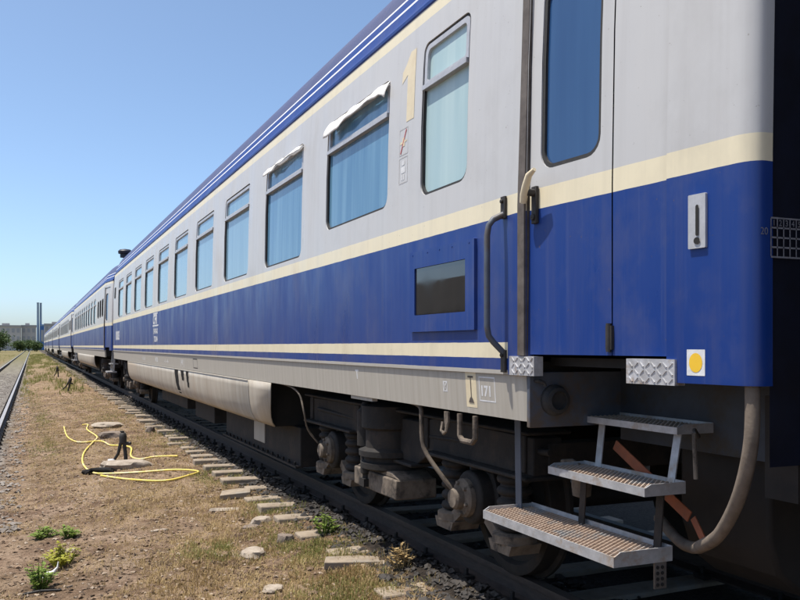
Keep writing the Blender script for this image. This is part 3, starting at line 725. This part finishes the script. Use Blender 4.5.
k = MB(); k.box(-1.20, -1.14, .602, .612, .42, .53); pb = k.build('perforated_bracket', 'jamb', near, 0)
q = MB()
for i in range(4):
    for j_ in range(2): q.lathe([(.008, .5985), (.008, .601)], (-1.187+j_*.024, 0, .437+i*.024), 'Y', 8)
tag(q.build('bracket_holes', 'dark', pb, 0), kind='stuff')
strut((-.98, 1.15, .95), (-1.0, .62, .70), .05, 'orange', 'linkage_bar'); strut((-1.0, .60, .70), (-1.02, .50, .60), .03, 'orange', 'linkage_bar')
k = MB(); k.lathe([(.02, .0), (.045, .01), (.05, .06), (.05, .12), (.03, .15)], (-1.08, 1.28, .68), 'Z', 14); k.tube([(-1.08, 1.28, .83), (-1.08, 1.36, .85), (-1.10, 1.42, .84)], .012, 8); k.build('air_valve', 'dust_steel', near, 40)
# small rod with knob by the corner and the big brake hose
k = MB(); k.tube([(-1.10, .46, 1.06), (-1.14, .44, 1.09), (-1.16, .42, 1.08), (-1.16, .41, .90)], .009, 8); k.build('pull_rod', 'dust_steel', near, 40)
hz = cable([(-1.23, .06, 1.40), (-1.235, .05, 1.25), (-1.24, .05, 1.10), (-1.23, .09, .96), (-1.20, .17, .83), (-1.15, .30, .70), (-1.08, .46, .62), (-1.0, .60, .575), (-.92, .78, .56), (-.80, 1.05, .60)], .026)
hz.build('brake_hose', 'hose', near, 50)
# retention tank under the vestibule
k = MB(); pr = [(-.86, .98), (-.86, .62), (-.80, .46), (-.66, .36), (-.4, .31), (.4, .31), (.66, .36), (.8, .46), (.86, .62), (.86, .98)]
pr = [(x+.10, z) for x, z in pr]; k.prism(pr, .42, .95, 'Y'); k.build('retention_tank', 'rust_tank', near, 30, .02)
# inspection grid stencilled on the end wall
gd = MB(); ye = -.003
def eq(x0, x1, z0, z1): gd.add([(x0, ye, z0), (x1, ye, z0), (x1, ye, z1), (x0, ye, z1)], [(0, 1, 2, 3)])
gx0, gz0 = -1.205, 1.735; cw, chh = .030, .034
for r_ in range(5): eq(gx0, gx0+12*cw, gz0+r_*chh-.003, gz0+r_*chh+.003)
for c_ in range(13): eq(gx0+c_*cw-.0025, gx0+c_*cw+.0025, gz0+.003, gz0+4*chh-.003)
def end_text(t, size, x, z):
    cu = bpy.data.curves.new('lettering', 'FONT'); cu.body = t; cu.size = size; o = bpy.data.objects.new('lettering', cu); COL.objects.link(o)
    me = bpy.data.meshes.new_from_object(o.evaluated_get(bpy.context.evaluated_depsgraph_get()))
    gd.add([(x+v.co.x, ye-.001, z+v.co.y) for v in me.vertices], [tuple(p.vertices) for p in me.polygons]); bpy.data.objects.remove(o)
for c_ in range(12): end_text(str(c_+1), .030, gx0+c_*cw+.006, gz0+3*chh+.007)
end_text('20', .036, gx0-.050, gz0+2*chh+.008)
gd.build('inspection_grid', 'stencil_old', near, 0)
# roof ventilator
def vent(root, y, x=-1.08, z=3.99):
    k = MB(); k.lathe([(.14, z), (.14, z+.10), (.19, z+.11), (.20, z+.18), (.15, z+.23), (.03, z+.25)], (x, y, 0), 'Z', 20); k.build('roof_ventilator', 'navy', root, 40)
vent(near, 23.6)

# ---- the coaches behind
far0 = empty('passenger_coach', (TC, 27.9, 0), 'second coach of the train, with three dark open windows beside its near door', 'train coach', 'coaches of the train')
WF = [(1.75, 2.45, 2.40, 3.0, 0), (2.75, 3.45, 2.40, 3.0, 0), (3.75, 4.45, 2.40, 3.0, 0)]+[(6.0+1.72*k-.55, 6.0+1.72*k+.55, 2.25, 3.18, 2.95) for k in range(10)]
make_body(far0, [rr(a, b, c, d, .08, .06) for a, b, c, d, _ in WF]+door_holes)
for a, b, c, d, s_ in WF:
    if s_: make_window(far0, a, b, c, d, s_, 'pane_far')
    else:
        g = MB(); skin(g, rr(a+.001, b-.001, c+.001, d-.001, .08, .06), [rr(a+.03, b-.03, c+.03, d-.03, .06, .05)], .004, .03, ZL); wn = g.build('window', 'rubber', far0, 30)
        p = MB(); skin(p, rr(a+.02, b-.02, c+.02, d-.02, .06, .05), [], .03, 0, ZL, rim_outer=False); p.build('pane', 'pane_dark', wn, 60)
make_doors(far0, False); make_bogie(far0, 3.7, False); make_bogie(far0, LEN-3.7, False)
P, curve = skirt_part(far0, 0, 0); k = MB(); vs, fsx = curve(list(np.linspace(6.2, LEN-6.2, 6)), 0); k.add(vs, fsx); o = k.build('skirt_panel', 'skirt', far0, 50); md = o.modifiers.new('thick', 'SOLIDIFY'); md.thickness = .012; md.offset = -1
k = MB(); k.box(-1.2, 1.0, 6.3, LEN-6.3, .5, 1.05); k.build('water_tank', 'dark', far0, 0)
for a in (.75, LEN-.75):
    k = MB(); k.box(-1.38, -1.1, a-.4, a+.4, .58, .62); k.box(-1.28, -1.05, a-.35, a+.35, .84, .87); k.bar((-1.2, a-.4, .6), (-1.15, a-.4, 1.3), .05, .05); k.bar((-1.2, a+.4, .6), (-1.15, a+.4, 1.3), .05, .05); k.build('entrance_step', 'step_metal', far0, 0)
ordn = ['third', 'fourth', 'fifth', 'sixth', 'last']
for i in range(5):
    c = copy_tree(far0); c.location = (TC, 27.9+25.7*(i+1), 0)
    c['label'] = '%s coach of the train counted from the camera, %s' % (ordn[i], 'blue and grey, small in the distance' if i < 4 else 'farthest away by the chimneys')

c = copy_tree(far0); c.location = (TC, -23.5, 0); c['label'] = 'coach coupled on behind the nearest one, beyond the right edge'
# ------------------------------------------------------------------ things on the ground
def stone(name, loc, size, mat, label, cat='stone', seed=0, flat=1.0, group=None):
    bm = bmesh.new(); bmesh.ops.create_icosphere(bm, subdivisions=3, radius=1)
    for v in bm.verts:
        n = noise.noise(v.co*1.1+Vector((seed*7, 0, 0)))*.35+noise.noise(v.co*2.7+Vector((seed*3, 5, 0)))*.16+abs(noise.noise(v.co*5.5+Vector((seed, 2, 7))))*.14
        v.co *= 1+n; v.co.z = max(min(v.co.z, .55), -.6)
        v.co = Vector((v.co.x*size[0], v.co.y*size[1], v.co.z*size[2]))
    me = bpy.data.meshes.new(name); bm.to_mesh(me); bm.free(); me.materials.append(M[mat])
    o = link(name, me); o.location = (loc[0], loc[1], ground_h(*loc)+size[2]*.25); o.rotation_euler = (0, 0, seed*1.3)
    me.polygons.foreach_set('use_smooth', [True]*len(me.polygons)); me.set_sharp_from_angle(angle=R(28))
    return tag(o, label, cat, group)
stone('stone', (1.634, 6.753), (.14, .10, .06), 'stone', 'large pale flat stone in the dry grass below the nearest sleepers', seed=1)
stone('stone', (1.96, 6.95), (.07, .06, .09), 'stone_dark', 'dark brown upright stone beside the sleeper ends', seed=2)
stone('stone', (1.51, 5.70), (.08, .06, .035), 'stone', 'small pale stone at the bottom edge, nearest the camera', seed=3)
stone('stone', (1.48, 18.5), (.35, .28, .10), 'stone', 'wide pale slab behind the iron standpipe, farther of two', 'stone', 4)
stone('stone', (1.36, 16.5), (.24, .18, .13), 'stone_dark', 'grey lump just behind the iron standpipe', 'stone', 5)
stone('stone', (2.06, 16.7), (.08, .08, .13), 'stone_dark', 'black stone standing in green grass near the rail', 'stone', 6)
stone('stone', (1.81, 8.55), (.17, .045, .03), 'stone', 'thin pale sliver lying on dry ground beside the sleepers', 'stone', 7)
stone('stone', (1.95, 7.75), (.11, .09, .07), 'stone', 'pale broken stone in the rubble heap by the sleepers', 'stone', 8)
stone('stone', (1.82, 7.62), (.08, .07, .05), 'stone_dark', 'dark broken stone in the rubble heap by the sleepers', 'stone', 9)
stone('stone', (1.07, 8.06), (.09, .03, .02), 'stone', 'thin white chip lying alone on the bare path', 'stone', 10)
stone('stone', (.30, 7.75), (.05, .04, .03), 'stone', 'cream pebble beside the yellow-green weed', 'stone', 11)
stone('concrete_lump', (1.22, 12.45), (.34, .20, .13), 'stone', 'rough concrete lump at the foot of the iron standpipe', 'concrete', 12)
stone('rag', (.70, 12.25), (.10, .07, .07), 'stain', 'small black heap at the left of the yellow hose loop', 'debris', 13)
stone('rag', (.88, 12.15), (.17, .08, .09), 'stain', 'longer black heap touching the yellow hose loop', 'debris', 14)
for i, (x_, y_, wd, lb) in enumerate([(2.18, 5.95, .22, 'flat grey concrete slab end in the grass nearest the camera'), (2.02, 9.15, .17, 'tilted broken concrete slab leaning on the sleeper ends')]):
    k = MB(); k.prism([(-wd, -.09), (wd*.9, -.10), (wd, .06), (wd*.3, .11), (-wd*.8, .09)], -.035, .02, 'Z')
    o = k.build('concrete_slab', 'concrete', None, 0, .006); o.location = (x_, y_, ground_h(x_, y_)+.012+.03*i); o.rotation_euler = (.10*i, -.12*i+.04, -.15); tag(o, lb, 'slab')
def standpipe(loc, sc_, label, lean=0):
    r = empty('standpipe', (loc[0], loc[1], ground_h(*loc[:2])), label, 'standpipe', 'iron standpipes between the tracks')
    k = MB(); k.tube([(.06, 0, -.05), (.045, 0, .18), (.02, 0, .36), (.01, 0, .44)], [.028, .026, .028, .022], 10); k.build('riser_pipe', 'iron', r, 40)
    k = MB(); k.tube([(-.14, .02, .04), (-.06, .01, .16), (-.03, 0, .28), (0, 0, .40)], [.020, .022, .026, .026], 10); k.build('stay', 'iron', r, 40)
    k = MB(); k.lathe([(.02, .30), (.05, .32), (.055, .40), (.045, .45), (.02, .47)], (.01, 0, 0), 'Z', 14); k.lathe([(.025, 0), (.025, .09), (.01, .10)], (.03, 0, .31), 'X', 10); k.lathe([(.03, 0), (.03, .02)], (0, 0, .47), 'Z', 8); k.build('valve_head', 'iron', r, 40)
    if sc_ == 1:
        k = MB(); k.lathe([(.035, -.05), (.04, -.02), (.04, .03), (.025, .05)], (-.15, .01, .05), 'X', 10); k.tube([(-.16, 0, .06), (-.19, -.02, .02), (-.19, -.06, -.10)], .017, 8); k.build('tap', 'alu', r, 40)
    r.scale = (sc_,)*3; r.rotation_euler = (0, lean, -.35); return r
standpipe((1.19, 12.80), 1, 'black iron standpipe with tap beside the yellow hose loop')
standpipe((1.15, 33.5), 1.15, 'leaning black iron standpipe far along the path, beyond the yellow hose', .30)
standpipe((1.25, 49.8), 1.2, 'small dark standpipe farther along, near the second coach')
def hose(pts, label):
    P_ = [Vector((x, y, ground_h(x, y)+.022)) for x, y in pts]
    k = cable(P_, .0135); k.v = [(v[0], v[1], v[2]) for v in k.v]
    o = k.build('garden_hose', 'hose_yellow', None, 60); return tag(o, label, 'hose')
hose([(0.621, 19.331), (0.612, 17.38), (0.71, 16.364), (0.83, 15.75), (1.011, 15.758), (1.135, 15.649), (1.196, 14.958), (1.331, 14.691), (1.463, 14.286), (1.386, 13.535), (1.482, 13.205), (1.693, 13.157), (1.997, 12.942)], 'yellow hose snaking behind the standpipe towards the rail')
hose([(0.986, 19.472), (1.101, 19.36), (1.019, 18.256), (1.109, 16.737), (0.97, 15.628), (0.755, 14.32), (0.684, 13.25), (0.746, 12.234), (0.919, 11.81), (1.303, 11.611), (1.719, 11.387), (1.969, 11.121), (1.822, 10.85), (1.502, 10.747), (1.126, 11.112), (0.824, 11.696)], 'yellow hose lying in a long loop in front of the standpipe')

k = MB(); k.tube([(-.06, 0, .0), (-.02, .01, .03), (.02, .02, .035), (.05, .03, .07), (.055, .03, .11)], [.012, .02, .018, .008, .005], 8); o = k.build('plastic_scrap', 'cloth', None, 60); o.location = (.13, 6.98, ground_h(.13, 6.98)+.01); tag(o, 'white plastic scrap lying between the two weeds at the bottom left', 'litter')
k = MB(); k.tube([(-.16, 0, .012), (-.05, .02, .02), (.08, .0, .016), (.17, .03, .03)], [.008, .010, .009, .005], 7); o = k.build('stick', 'iron', None, 60); o.location = (.10, 6.58, ground_h(.1, 6.58)); tag(o, 'dark stick lying below the dark green weed at the bottom left', 'stick')
# weeds, each a plant of its own
def leaf_mat(name, c1, c2, sc_=6):
    m, nt, b = new_mat(name); col = ramp(nt, noise_node(nt, sc_, 4, .6), [(.3, c1), (.7, c2)]); nt.links.new(col, b.inputs['Base Color'])
    b.inputs['Roughness'].default_value = .7; b.inputs['Specular IOR Level'].default_value = .25
    b.inputs['Subsurface Weight'].default_value = 0
    tr = N(nt, 'ShaderNodeBsdfTranslucent'); nt.links.new(col, tr.inputs[0]); mx = N(nt, 'ShaderNodeMixShader'); mx.inputs[0].default_value = .3
    nt.links.new(b.outputs[0], mx.inputs[1]); nt.links.new(tr.outputs[0], mx.inputs[2]); nt.links.new(mx.outputs[0], nt.nodes['Material Output'].inputs[0]); return m
M['leaf'] = leaf_mat('weed_leaf', (.12, .19, .03), (.26, .34, .07)); M['leaf_y'] = leaf_mat('weed_leaf_yellow', (.27, .29, .04), (.48, .45, .07))
M['straw'] = leaf_mat('dry_straw', (.30, .205, .09), (.52, .39, .20), 2); M['grass'] = leaf_mat('short_grass', (.17, .185, .05), (.33, .30, .11), 2)
M['tree_leaf'] = leaf_mat('tree_leaf', (.05, .085, .028), (.11, .15, .055), .6)
def weed(loc, rad, h, n, mat, label):
    r = empty('weed', (loc[0], loc[1], ground_h(*loc)), label, 'weed', 'weeds by the path')
    st = MB(); fo = []
    for i in range(n):
        a = random.uniform(0, 6.283); q_ = rad*math.sqrt(random.random()); x, y = q_*math.cos(a), q_*math.sin(a); hh = h*(1-.5*q_/rad)*random.uniform(.6, 1.1)
        st.tube([(x*.35, y*.35, -.01), (x*.7, y*.7, hh*.6), (x, y, hh)], [.004, .003, .0015], 5)
        for j in range(9):
            t = random.uniform(.25, 1); p = Vector((x*(.35+.65*t), y*(.35+.65*t), hh*t)); b_ = random.uniform(0, 6.283); L = random.uniform(.025, .05)
            d = Vector((math.cos(b_), math.sin(b_), random.uniform(-.1, .6))).normalized()*L; sd = d.cross(Vector((0, 0, 1))).normalized()*L*.33
            fo.append((p, p+d*.5+sd, p+d, p+d*.5-sd))
    st.build('stem', mat, r, 0); k = MB()
    for f in fo: k.add(f, [(0, 1, 2, 3)])
    tag(k.build('foliage', mat, r, 0), kind='stuff'); return r
weed((.05, 6.75), .13, .22, 34, 'leaf', 'dark green bushy weed at the bottom left corner')
weed((.22, 7.30), .16, .20, 36, 'leaf_y', 'yellow-green bushy weed beside a cream pebble')
weed((.11, 8.55), .14, .12, 26, 'leaf', 'low dull green weed, left of two on the bare ground')
weed((.30, 8.33), .12, .13, 24, 'leaf', 'low bright green weed, right of two on the bare ground')
weed((2.30, 6.95), .12, .22, 22, 'leaf', 'green weed growing between the sleeper ends nearest the camera')
weed((2.42, 5.55), .12, .26, 16, 'straw', 'tall dry weed against the near rail')

# gravel, dry straw and grass: nobody could count them
M['shade_ballast'] = worn('shadow_dark_ballast', (.016, .0135, .012), (.055, .045, .037), 2, .8, 0, .3, .004); M['litter'] = worn('brown_litter', (.045, .028, .018), (.13, .085, .05), 2, .9, 0, 0); M['gravel'] = worn('gravel_stone', (.40, .32, .24), (.25, .19, .14), 3, .95, 0, .3, .004); M['earth'] = worn('earth_clod', (.13, .085, .055), (.24, .165, .105), 3, .95, 0, .3, .004); M['side_stone'] = worn('grey_ballast', (.30, .27, .24), (.16, .135, .115), 2, .95, 0, .3, .004)  # track ballast stones darkened to stand in for the train's shadow
def scatter_tri(name, n, fx, fy, keep, maker, mat, label, cat):
    V = []; F = []; c = 0
    for _ in range(n):
        x = fx(); y = fy()
        if not keep(x, y): continue
        v, f = maker(x, y); V.extend(v); F.extend([tuple(i+c for i in t) for t in f]); c += len(v)
    o = link(name, mesh_np(name, V, F, M[mat])); return tag(o, label, cat, kind='stuff')
OCT = [(1, 0, 0), (-1, 0, 0), (0, 1, 0), (0, -1, 0), (0, 0, 1), (0, 0, -1), (.6, .6, .55), (-.6, .55, .6), (.55, -.6, .6), (-.6, -.6, .5)]
OF = [(6, 0, 2), (6, 2, 4), (6, 4, 0), (7, 2, 1), (7, 1, 4), (7, 4, 2), (8, 3, 0), (8, 0, 4), (8, 4, 3), (9, 1, 3), (9, 3, 4), (9, 4, 1), (0, 5, 2), (2, 5, 1), (1, 5, 3), (3, 5, 0)]
def pebble(lo, hi):
    def mk(x, y):
        s = lo+(hi-lo)*random.random()**3; a = random.uniform(0, 6.28); ca, sa = math.cos(a), math.sin(a); z = ground_h(x, y)
        sx, sy, sz = s*random.uniform(.7, 1.4), s*random.uniform(.6, 1.1), s*random.uniform(.35, .8); v = []
        for p in OCT:
            k = random.uniform(.75, 1.2); px, py, pz = p[0]*sx*k, p[1]*sy*k, p[2]*sz*k; v.append((x+px*ca-py*sa, y+px*sa+py*ca, z+pz+sz*.2))
        return v, OF
    return mk
ydist = lambda lo, hi, p=2.0: (lambda: lo+(hi-lo)*random.random()**p)
scatter_tri('gravel', 9000, lambda: random.uniform(-.55, 2.35), ydist(4, 34), lambda x, y: True, pebble(.004, .022), 'gravel', 'small pale gravel strewn over the dirt path', 'gravel')
scatter_tri('clods', 9000, lambda: random.uniform(-.55, 2.4), ydist(4, 34), lambda x, y: True, pebble(.006, .034), 'earth', 'brown clods of earth strewn over the dirt path', 'earth')
def flake(x, y):
    z = ground_h(x, y)+.006; a = random.uniform(0, 6.28); L = random.uniform(.006, .028); W = L*random.uniform(.2, .7); c, s_ = math.cos(a), math.sin(a); t = random.uniform(-.4, .6)
    P_ = [(-L, 0, 0), (0, -W, .3*L), (L, 0, t*L), (0, W, .1*L)]
    return [(x+p*c-q*s_, y+p*s_+q*c, z+r) for p, q, r in P_], [(0, 1, 2), (0, 2, 3)]
scatter_tri('leaf_litter', 15000, lambda: random.uniform(-.5, 2.4), ydist(4, 30), lambda x, y: noise.noise((x*1.7, y*1.1, 31))+random.uniform(-.3, .3) > -.05, flake, 'litter', 'dark brown leaf litter scattered over the dirt path', 'litter')
scatter_tri('track_ballast', 11000, lambda: random.choice((random.uniform(2.2, 3.6), random.uniform(2.2, 2.75))), ydist(3, 45, 1.8), lambda x, y: True, pebble(.015, .05), 'shade_ballast', 'ballast along the rail under the train, coloured dark in place of its shadow', 'ballast')
scatter_tri('side_ballast', 6000, lambda: random.uniform(-2.9, -.1), ydist(9, 60, 1.6), lambda x, y: True, pebble(.015, .05), 'side_stone', 'pale brown ballast of the empty track', 'ballast')
def blade(lo, hi, up, wdt, bend=.5):
    def mk(x, y):
        z = ground_h(x, y); v = []; f = []
        for k in range(3):
            a = random.uniform(0, 6.28); L = random.uniform(lo, hi); ux, uy = math.cos(a), math.sin(a); u = random.uniform(*up); ww = wdt*random.uniform(.6, 1.3)
            bx_, by_ = x+random.gauss(0, .02), y+random.gauss(0, .02); o = len(v); h1 = L*u
            v += [(bx_-uy*ww, by_+ux*ww, z-.005), (bx_+uy*ww, by_-ux*ww, z-.005), (bx_+ux*L*(1-u)*.6+uy*ww*.7, by_+uy*L*(1-u)*.6-ux*ww*.7, z+h1*.7), (bx_+ux*L*(1-u)*1.1, by_+uy*L*(1-u)*1.1, z+h1*(1-bend*.3)), (bx_+ux*L*(1-u)*.6-uy*ww*.7, by_+uy*L*(1-u)*.6+ux*ww*.7, z+h1*.7)]
            f += [(o, o+1, o+2), (o, o+2, o+4), (o+4, o+2, o+3)]
        return v, f
    return mk
def patch(x, y, s, th): return noise.noise((x*s, y*s*.7, 3.3)) > th
scatter_tri('dry_grass', 42000, lambda: random.uniform(-.5, 2.4), ydist(4, 38, 1.9), lambda x, y: noise.noise((x*1.3, y*.8, 9))+.25*(x-.6) > -.18, blade(.02, .085, (.0, .6), .0020), 'straw', 'dry straw-coloured grass in patches on the dirt', 'grass')
GC = [(2.15, 15.3, .55, 2.0), (1.38, 7.0, .22, .3), (2.15, 10.6, .3, .7), (2.05, 6.9, .35, .5), (2.2, 8.2, .2, .5), (1.7, 21, .6, 2.5), (2.1, 6.3, .3, .35), (1.9, 5.3, .4, .4), (1.5, 27, .9, 4), (.2, 16, .3, 2.2), (.0, 30, .35, 6), (1.0, 40, .9, 7), (.25, 22, .25, 3)]
for nm, mt, cnt, lab, pats in (('green_grass', 'grass', 11000, 'short green grass growing in patches beside the sleepers', GC), ('straw_tufts', 'straw', 13000, 'straw-coloured tufts of dry grass between the sleepers and the path', [(1.9, 6.2, .5, 1.0), (1.6, 5.2, .6, .7), (1.5, 7.3, .5, .9), (1.85, 8.6, .4, 1.2), (2.1, 5.6, .4, .6), (1.2, 9.5, .6, 1.6), (1.7, 14, .7, 3), (1.5, 20, .9, 5), (.5, 18, .5, 3), (1.0, 6.2, .5, .8), (1.9, 26, .8, 6)])):
    V = []; F = []; c_ = 0; mk = blade(.02, .085, (.25, .95), .0026)
    for _ in range(cnt):
        c = random.choice(pats); x, y = random.gauss(c[0], c[2]*.55), random.gauss(c[1], c[3]*.55)
        if x > 2.55 or x < -.55 or noise.noise((x*4, y*4, 21)) < -.12: continue
        v, f = mk(x, y); V.extend(v); F.extend([tuple(i+c_ for i in t) for t in f]); c_ += len(v)
    tag(link(nm, mesh_np(nm, V, F, M[mt])), lab, 'grass', kind='stuff')
mk = blade(.06, .26, (.4, 1.0), .010)
V = []; F = []; c_ = 0
for _ in range(20000):
    y = random.uniform(32, 190); x = random.choice((random.uniform(-.4, 2.3), random.uniform(-.4, 2.3), random.uniform(-14, -2.8)))
    if noise.noise((x*1.1, y*.14, 1))+random.uniform(-.35, .35) < .08: continue
    v, f = mk(x, y); V.extend(v); F.extend([tuple(i+c_ for i in t) for t in f]); c_ += len(v)
tag(link('far_grass', mesh_np('far_grass', V, F, M['grass'])), 'rough grass and weeds growing along the tracks in the distance', 'grass', kind='stuff')

# brown shed across the yard: out of frame, it shows in the glass of the locker door
sh = empty('storage_shed', (-17, 42, -.4), 'dark brown shed mirrored in the small glass of the locker door', 'shed')
M['shed'] = worn('brown_boards', (.045, .028, .018), (.075, .048, .03), 1.5, .9, 0, 0, stretch=(1, 6, .2)); M['shed_roof'] = worn('shed_roofing', (.03, .027, .025), (.05, .045, .04), 1, .9, 0, 0)
k = MB(); k.box(-4, 4, -24, 24, 0, 3.3); k.build('wall', 'shed', sh, 0)
k = MB(); k.prism([(-4.5, 3.3), (4.5, 3.3), (0, 5.6)], -24.4, 24.4, 'Y'); k.build('roof', 'shed_roof', sh, 0)
for y in (-14, 0, 14):
    k = MB(); k.box(4.0, 4.06, y-1.6, y+1.6, 0, 2.8); k.build('gate', 'shed_roof', sh, 0)

# ------------------------------------------------------------------ far background
M['block'] = worn('hazed_render', (.55, .51, .48), (.45, .42, .40), .3, .9, 0, 0); M['block_w'] = worn('far_window', (.30, .30, .32), (.36, .36, .37), .5, .4, 0, 0)  # far buildings coloured pale to suggest haze; no air is modelled
M['block_d'] = worn('far_roof', (.34, .32, .31), (.40, .38, .37), .3, .9, 0, 0); M['chim'] = worn('blue_grey_stack', (.20, .28, .38), (.24, .32, .42), .2, .6, 0, 0); M['tower'] = worn('blue_cladding', (.04, .12, .32), (.05, .15, .38), .2, .6, 0, 0)
M['bark'] = worn('bark', (.07, .05, .035), (.12, .09, .06), 6, .9)
def block(x0, x1, y, dep, h, label, rows, cols, z0=-.4):
    r = empty('apartment_block', ((x0+x1)/2, y, z0), label, 'building', 'blocks behind the railway yard'); w2 = (x1-x0)/2
    k = MB(); k.box(-w2, w2, 0, dep, 0, h); k.build('wall', 'block', r, 0)
    k = MB(); k.box(-w2-.2, w2+.2, -.3, dep+.3, h, h+.7); k.box(-w2*.5, w2*.1, 3, 7, h+.7, h+1.5); k.build('roof', 'block_d', r, 0)
    k = MB(); ch_ = 2*w2/cols; rh = h/rows
    for i in range(rows):
        for j in range(cols): k.box(-w2+ch_*(j+.22), -w2+ch_*(j+.75), -.08, .02, rh*(i+.3), rh*(i+.8))
    tag(k.build('windows', 'block_w', r, 0), kind='stuff'); return r
block(-26, -13.2, 372, 12, 11.0, 'leftmost grey-beige block behind the railway yard', 4, 7)
block(-13, -4.0, 362, 12, 9.2, 'grey-beige block in the middle, left of the chimneys', 3, 5)
block(-3.8, 1.5, 366, 12, 9.4, 'narrow grey-beige block directly left of the chimneys', 3, 3)
block(4.6, 16, 372, 12, 10.2, 'grey-beige block right of the chimneys, partly behind the train', 4, 6)
def chimney(x, y, h, r_, label):
    k = MB(); k.lathe([(r_*1.15, -.4), (r_, h*.5), (r_*.92, h-.3), (r_*1.05, h-.25), (r_*1.05, h), (r_*.7, h+.02)], (0, 0, 0), 'Z', 18); o = k.build('chimney', 'chim', None, 30); o.location = (x, y, 0); tag(o, label, 'chimney', 'factory chimneys')
chimney(2.05, 352, 18.0, .42, 'left of the two slim blue-grey chimneys'); chimney(3.05, 352, 17.9, .42, 'right of the two slim blue-grey chimneys')
k = MB(); k.box(-.7, .7, 0, 3, -.4, 9.6); o = k.build('boiler_tower', 'tower', None, 0, .05); o.location = (3.55, 349, 0); tag(o, 'blue clad tower at the foot of the chimneys', 'tower')
k = MB(); k.box(-.75, .75, -.06, 0, 9.0, 9.4); k.build('cornice', 'chim', o, 0); k = MB(); k.box(-.45, .45, -.05, 0, 3, 7.5); k.build('window_strip', 'block_w', o, 0)
def tree(x, y, h, rad, label, name='tree', n=1500, ls=.35):
    r = empty(name, (x, y, -.35), label, 'tree' if name == 'tree' else 'bush', 'trees behind the railway yard')
    k = MB(); k.tube([(0, 0, 0), (.1, 0, h*.3), (0, .1, h*.6), (.05, 0, h*.85)], [h*.035, h*.03, h*.02, h*.008], 8)
    for i in range(7):
        a = i*.9; z = h*(.3+.07*i); k.tube([(0, 0, z), (math.cos(a)*rad*.4, math.sin(a)*rad*.4, z+h*.1), (math.cos(a)*rad*.75, math.sin(a)*rad*.75, z+h*.16)], [h*.014, h*.009, h*.004], 6)
    k.build('trunk', 'bark', r, 40)
    cl = [(random.gauss(0, rad*.45), random.gauss(0, rad*.45), h*random.uniform(.3, .92)) for _ in range(26)]; V = []; F = []
    for i in range(n):
        c = random.choice(cl); s = rad*.30; p = Vector((random.gauss(c[0], s), random.gauss(c[1], s), max(.1, random.gauss(c[2], s*.8))))
        d = Vector((random.gauss(0, 1), random.gauss(0, 1), random.gauss(0, .6))).normalized()*ls; e = d.cross(Vector((random.gauss(0, 1), random.gauss(0, 1), random.gauss(0, 1)))).normalized()*ls*.5; o_ = len(V)
        V += [p-d, p+e, p+d, p-e]; F.append((o_, o_+1, o_+2, o_+3))
    tag(link('crown', mesh_np('crown', [tuple(v) for v in V], F, M['tree_leaf']), r), kind='stuff'); return r
tree(-8.5, 262, 5.6, 2.6, 'round dark green tree at the left edge of the photo')
tree(-11.8, 270, 4.6, 2.4, 'dark green tree leaving the photo at its left edge')
tree(-3.4, 285, 3.0, 1.9, 'low dark bush left of the chimneys, left one of three', 'bush', 1000, .3)
tree(-.9, 290, 3.4, 1.9, 'low dark bush left of the chimneys, middle one of three', 'bush', 1000, .3)
tree(1.3, 280, 2.9, 1.7, 'low dark bush at the foot of the chimneys, beside the train', 'bush', 1000, .3)
tree(-5.6, 120, 1.5, 1.0, 'small green bush beyond the empty track at the left edge', 'bush', 900, .12)
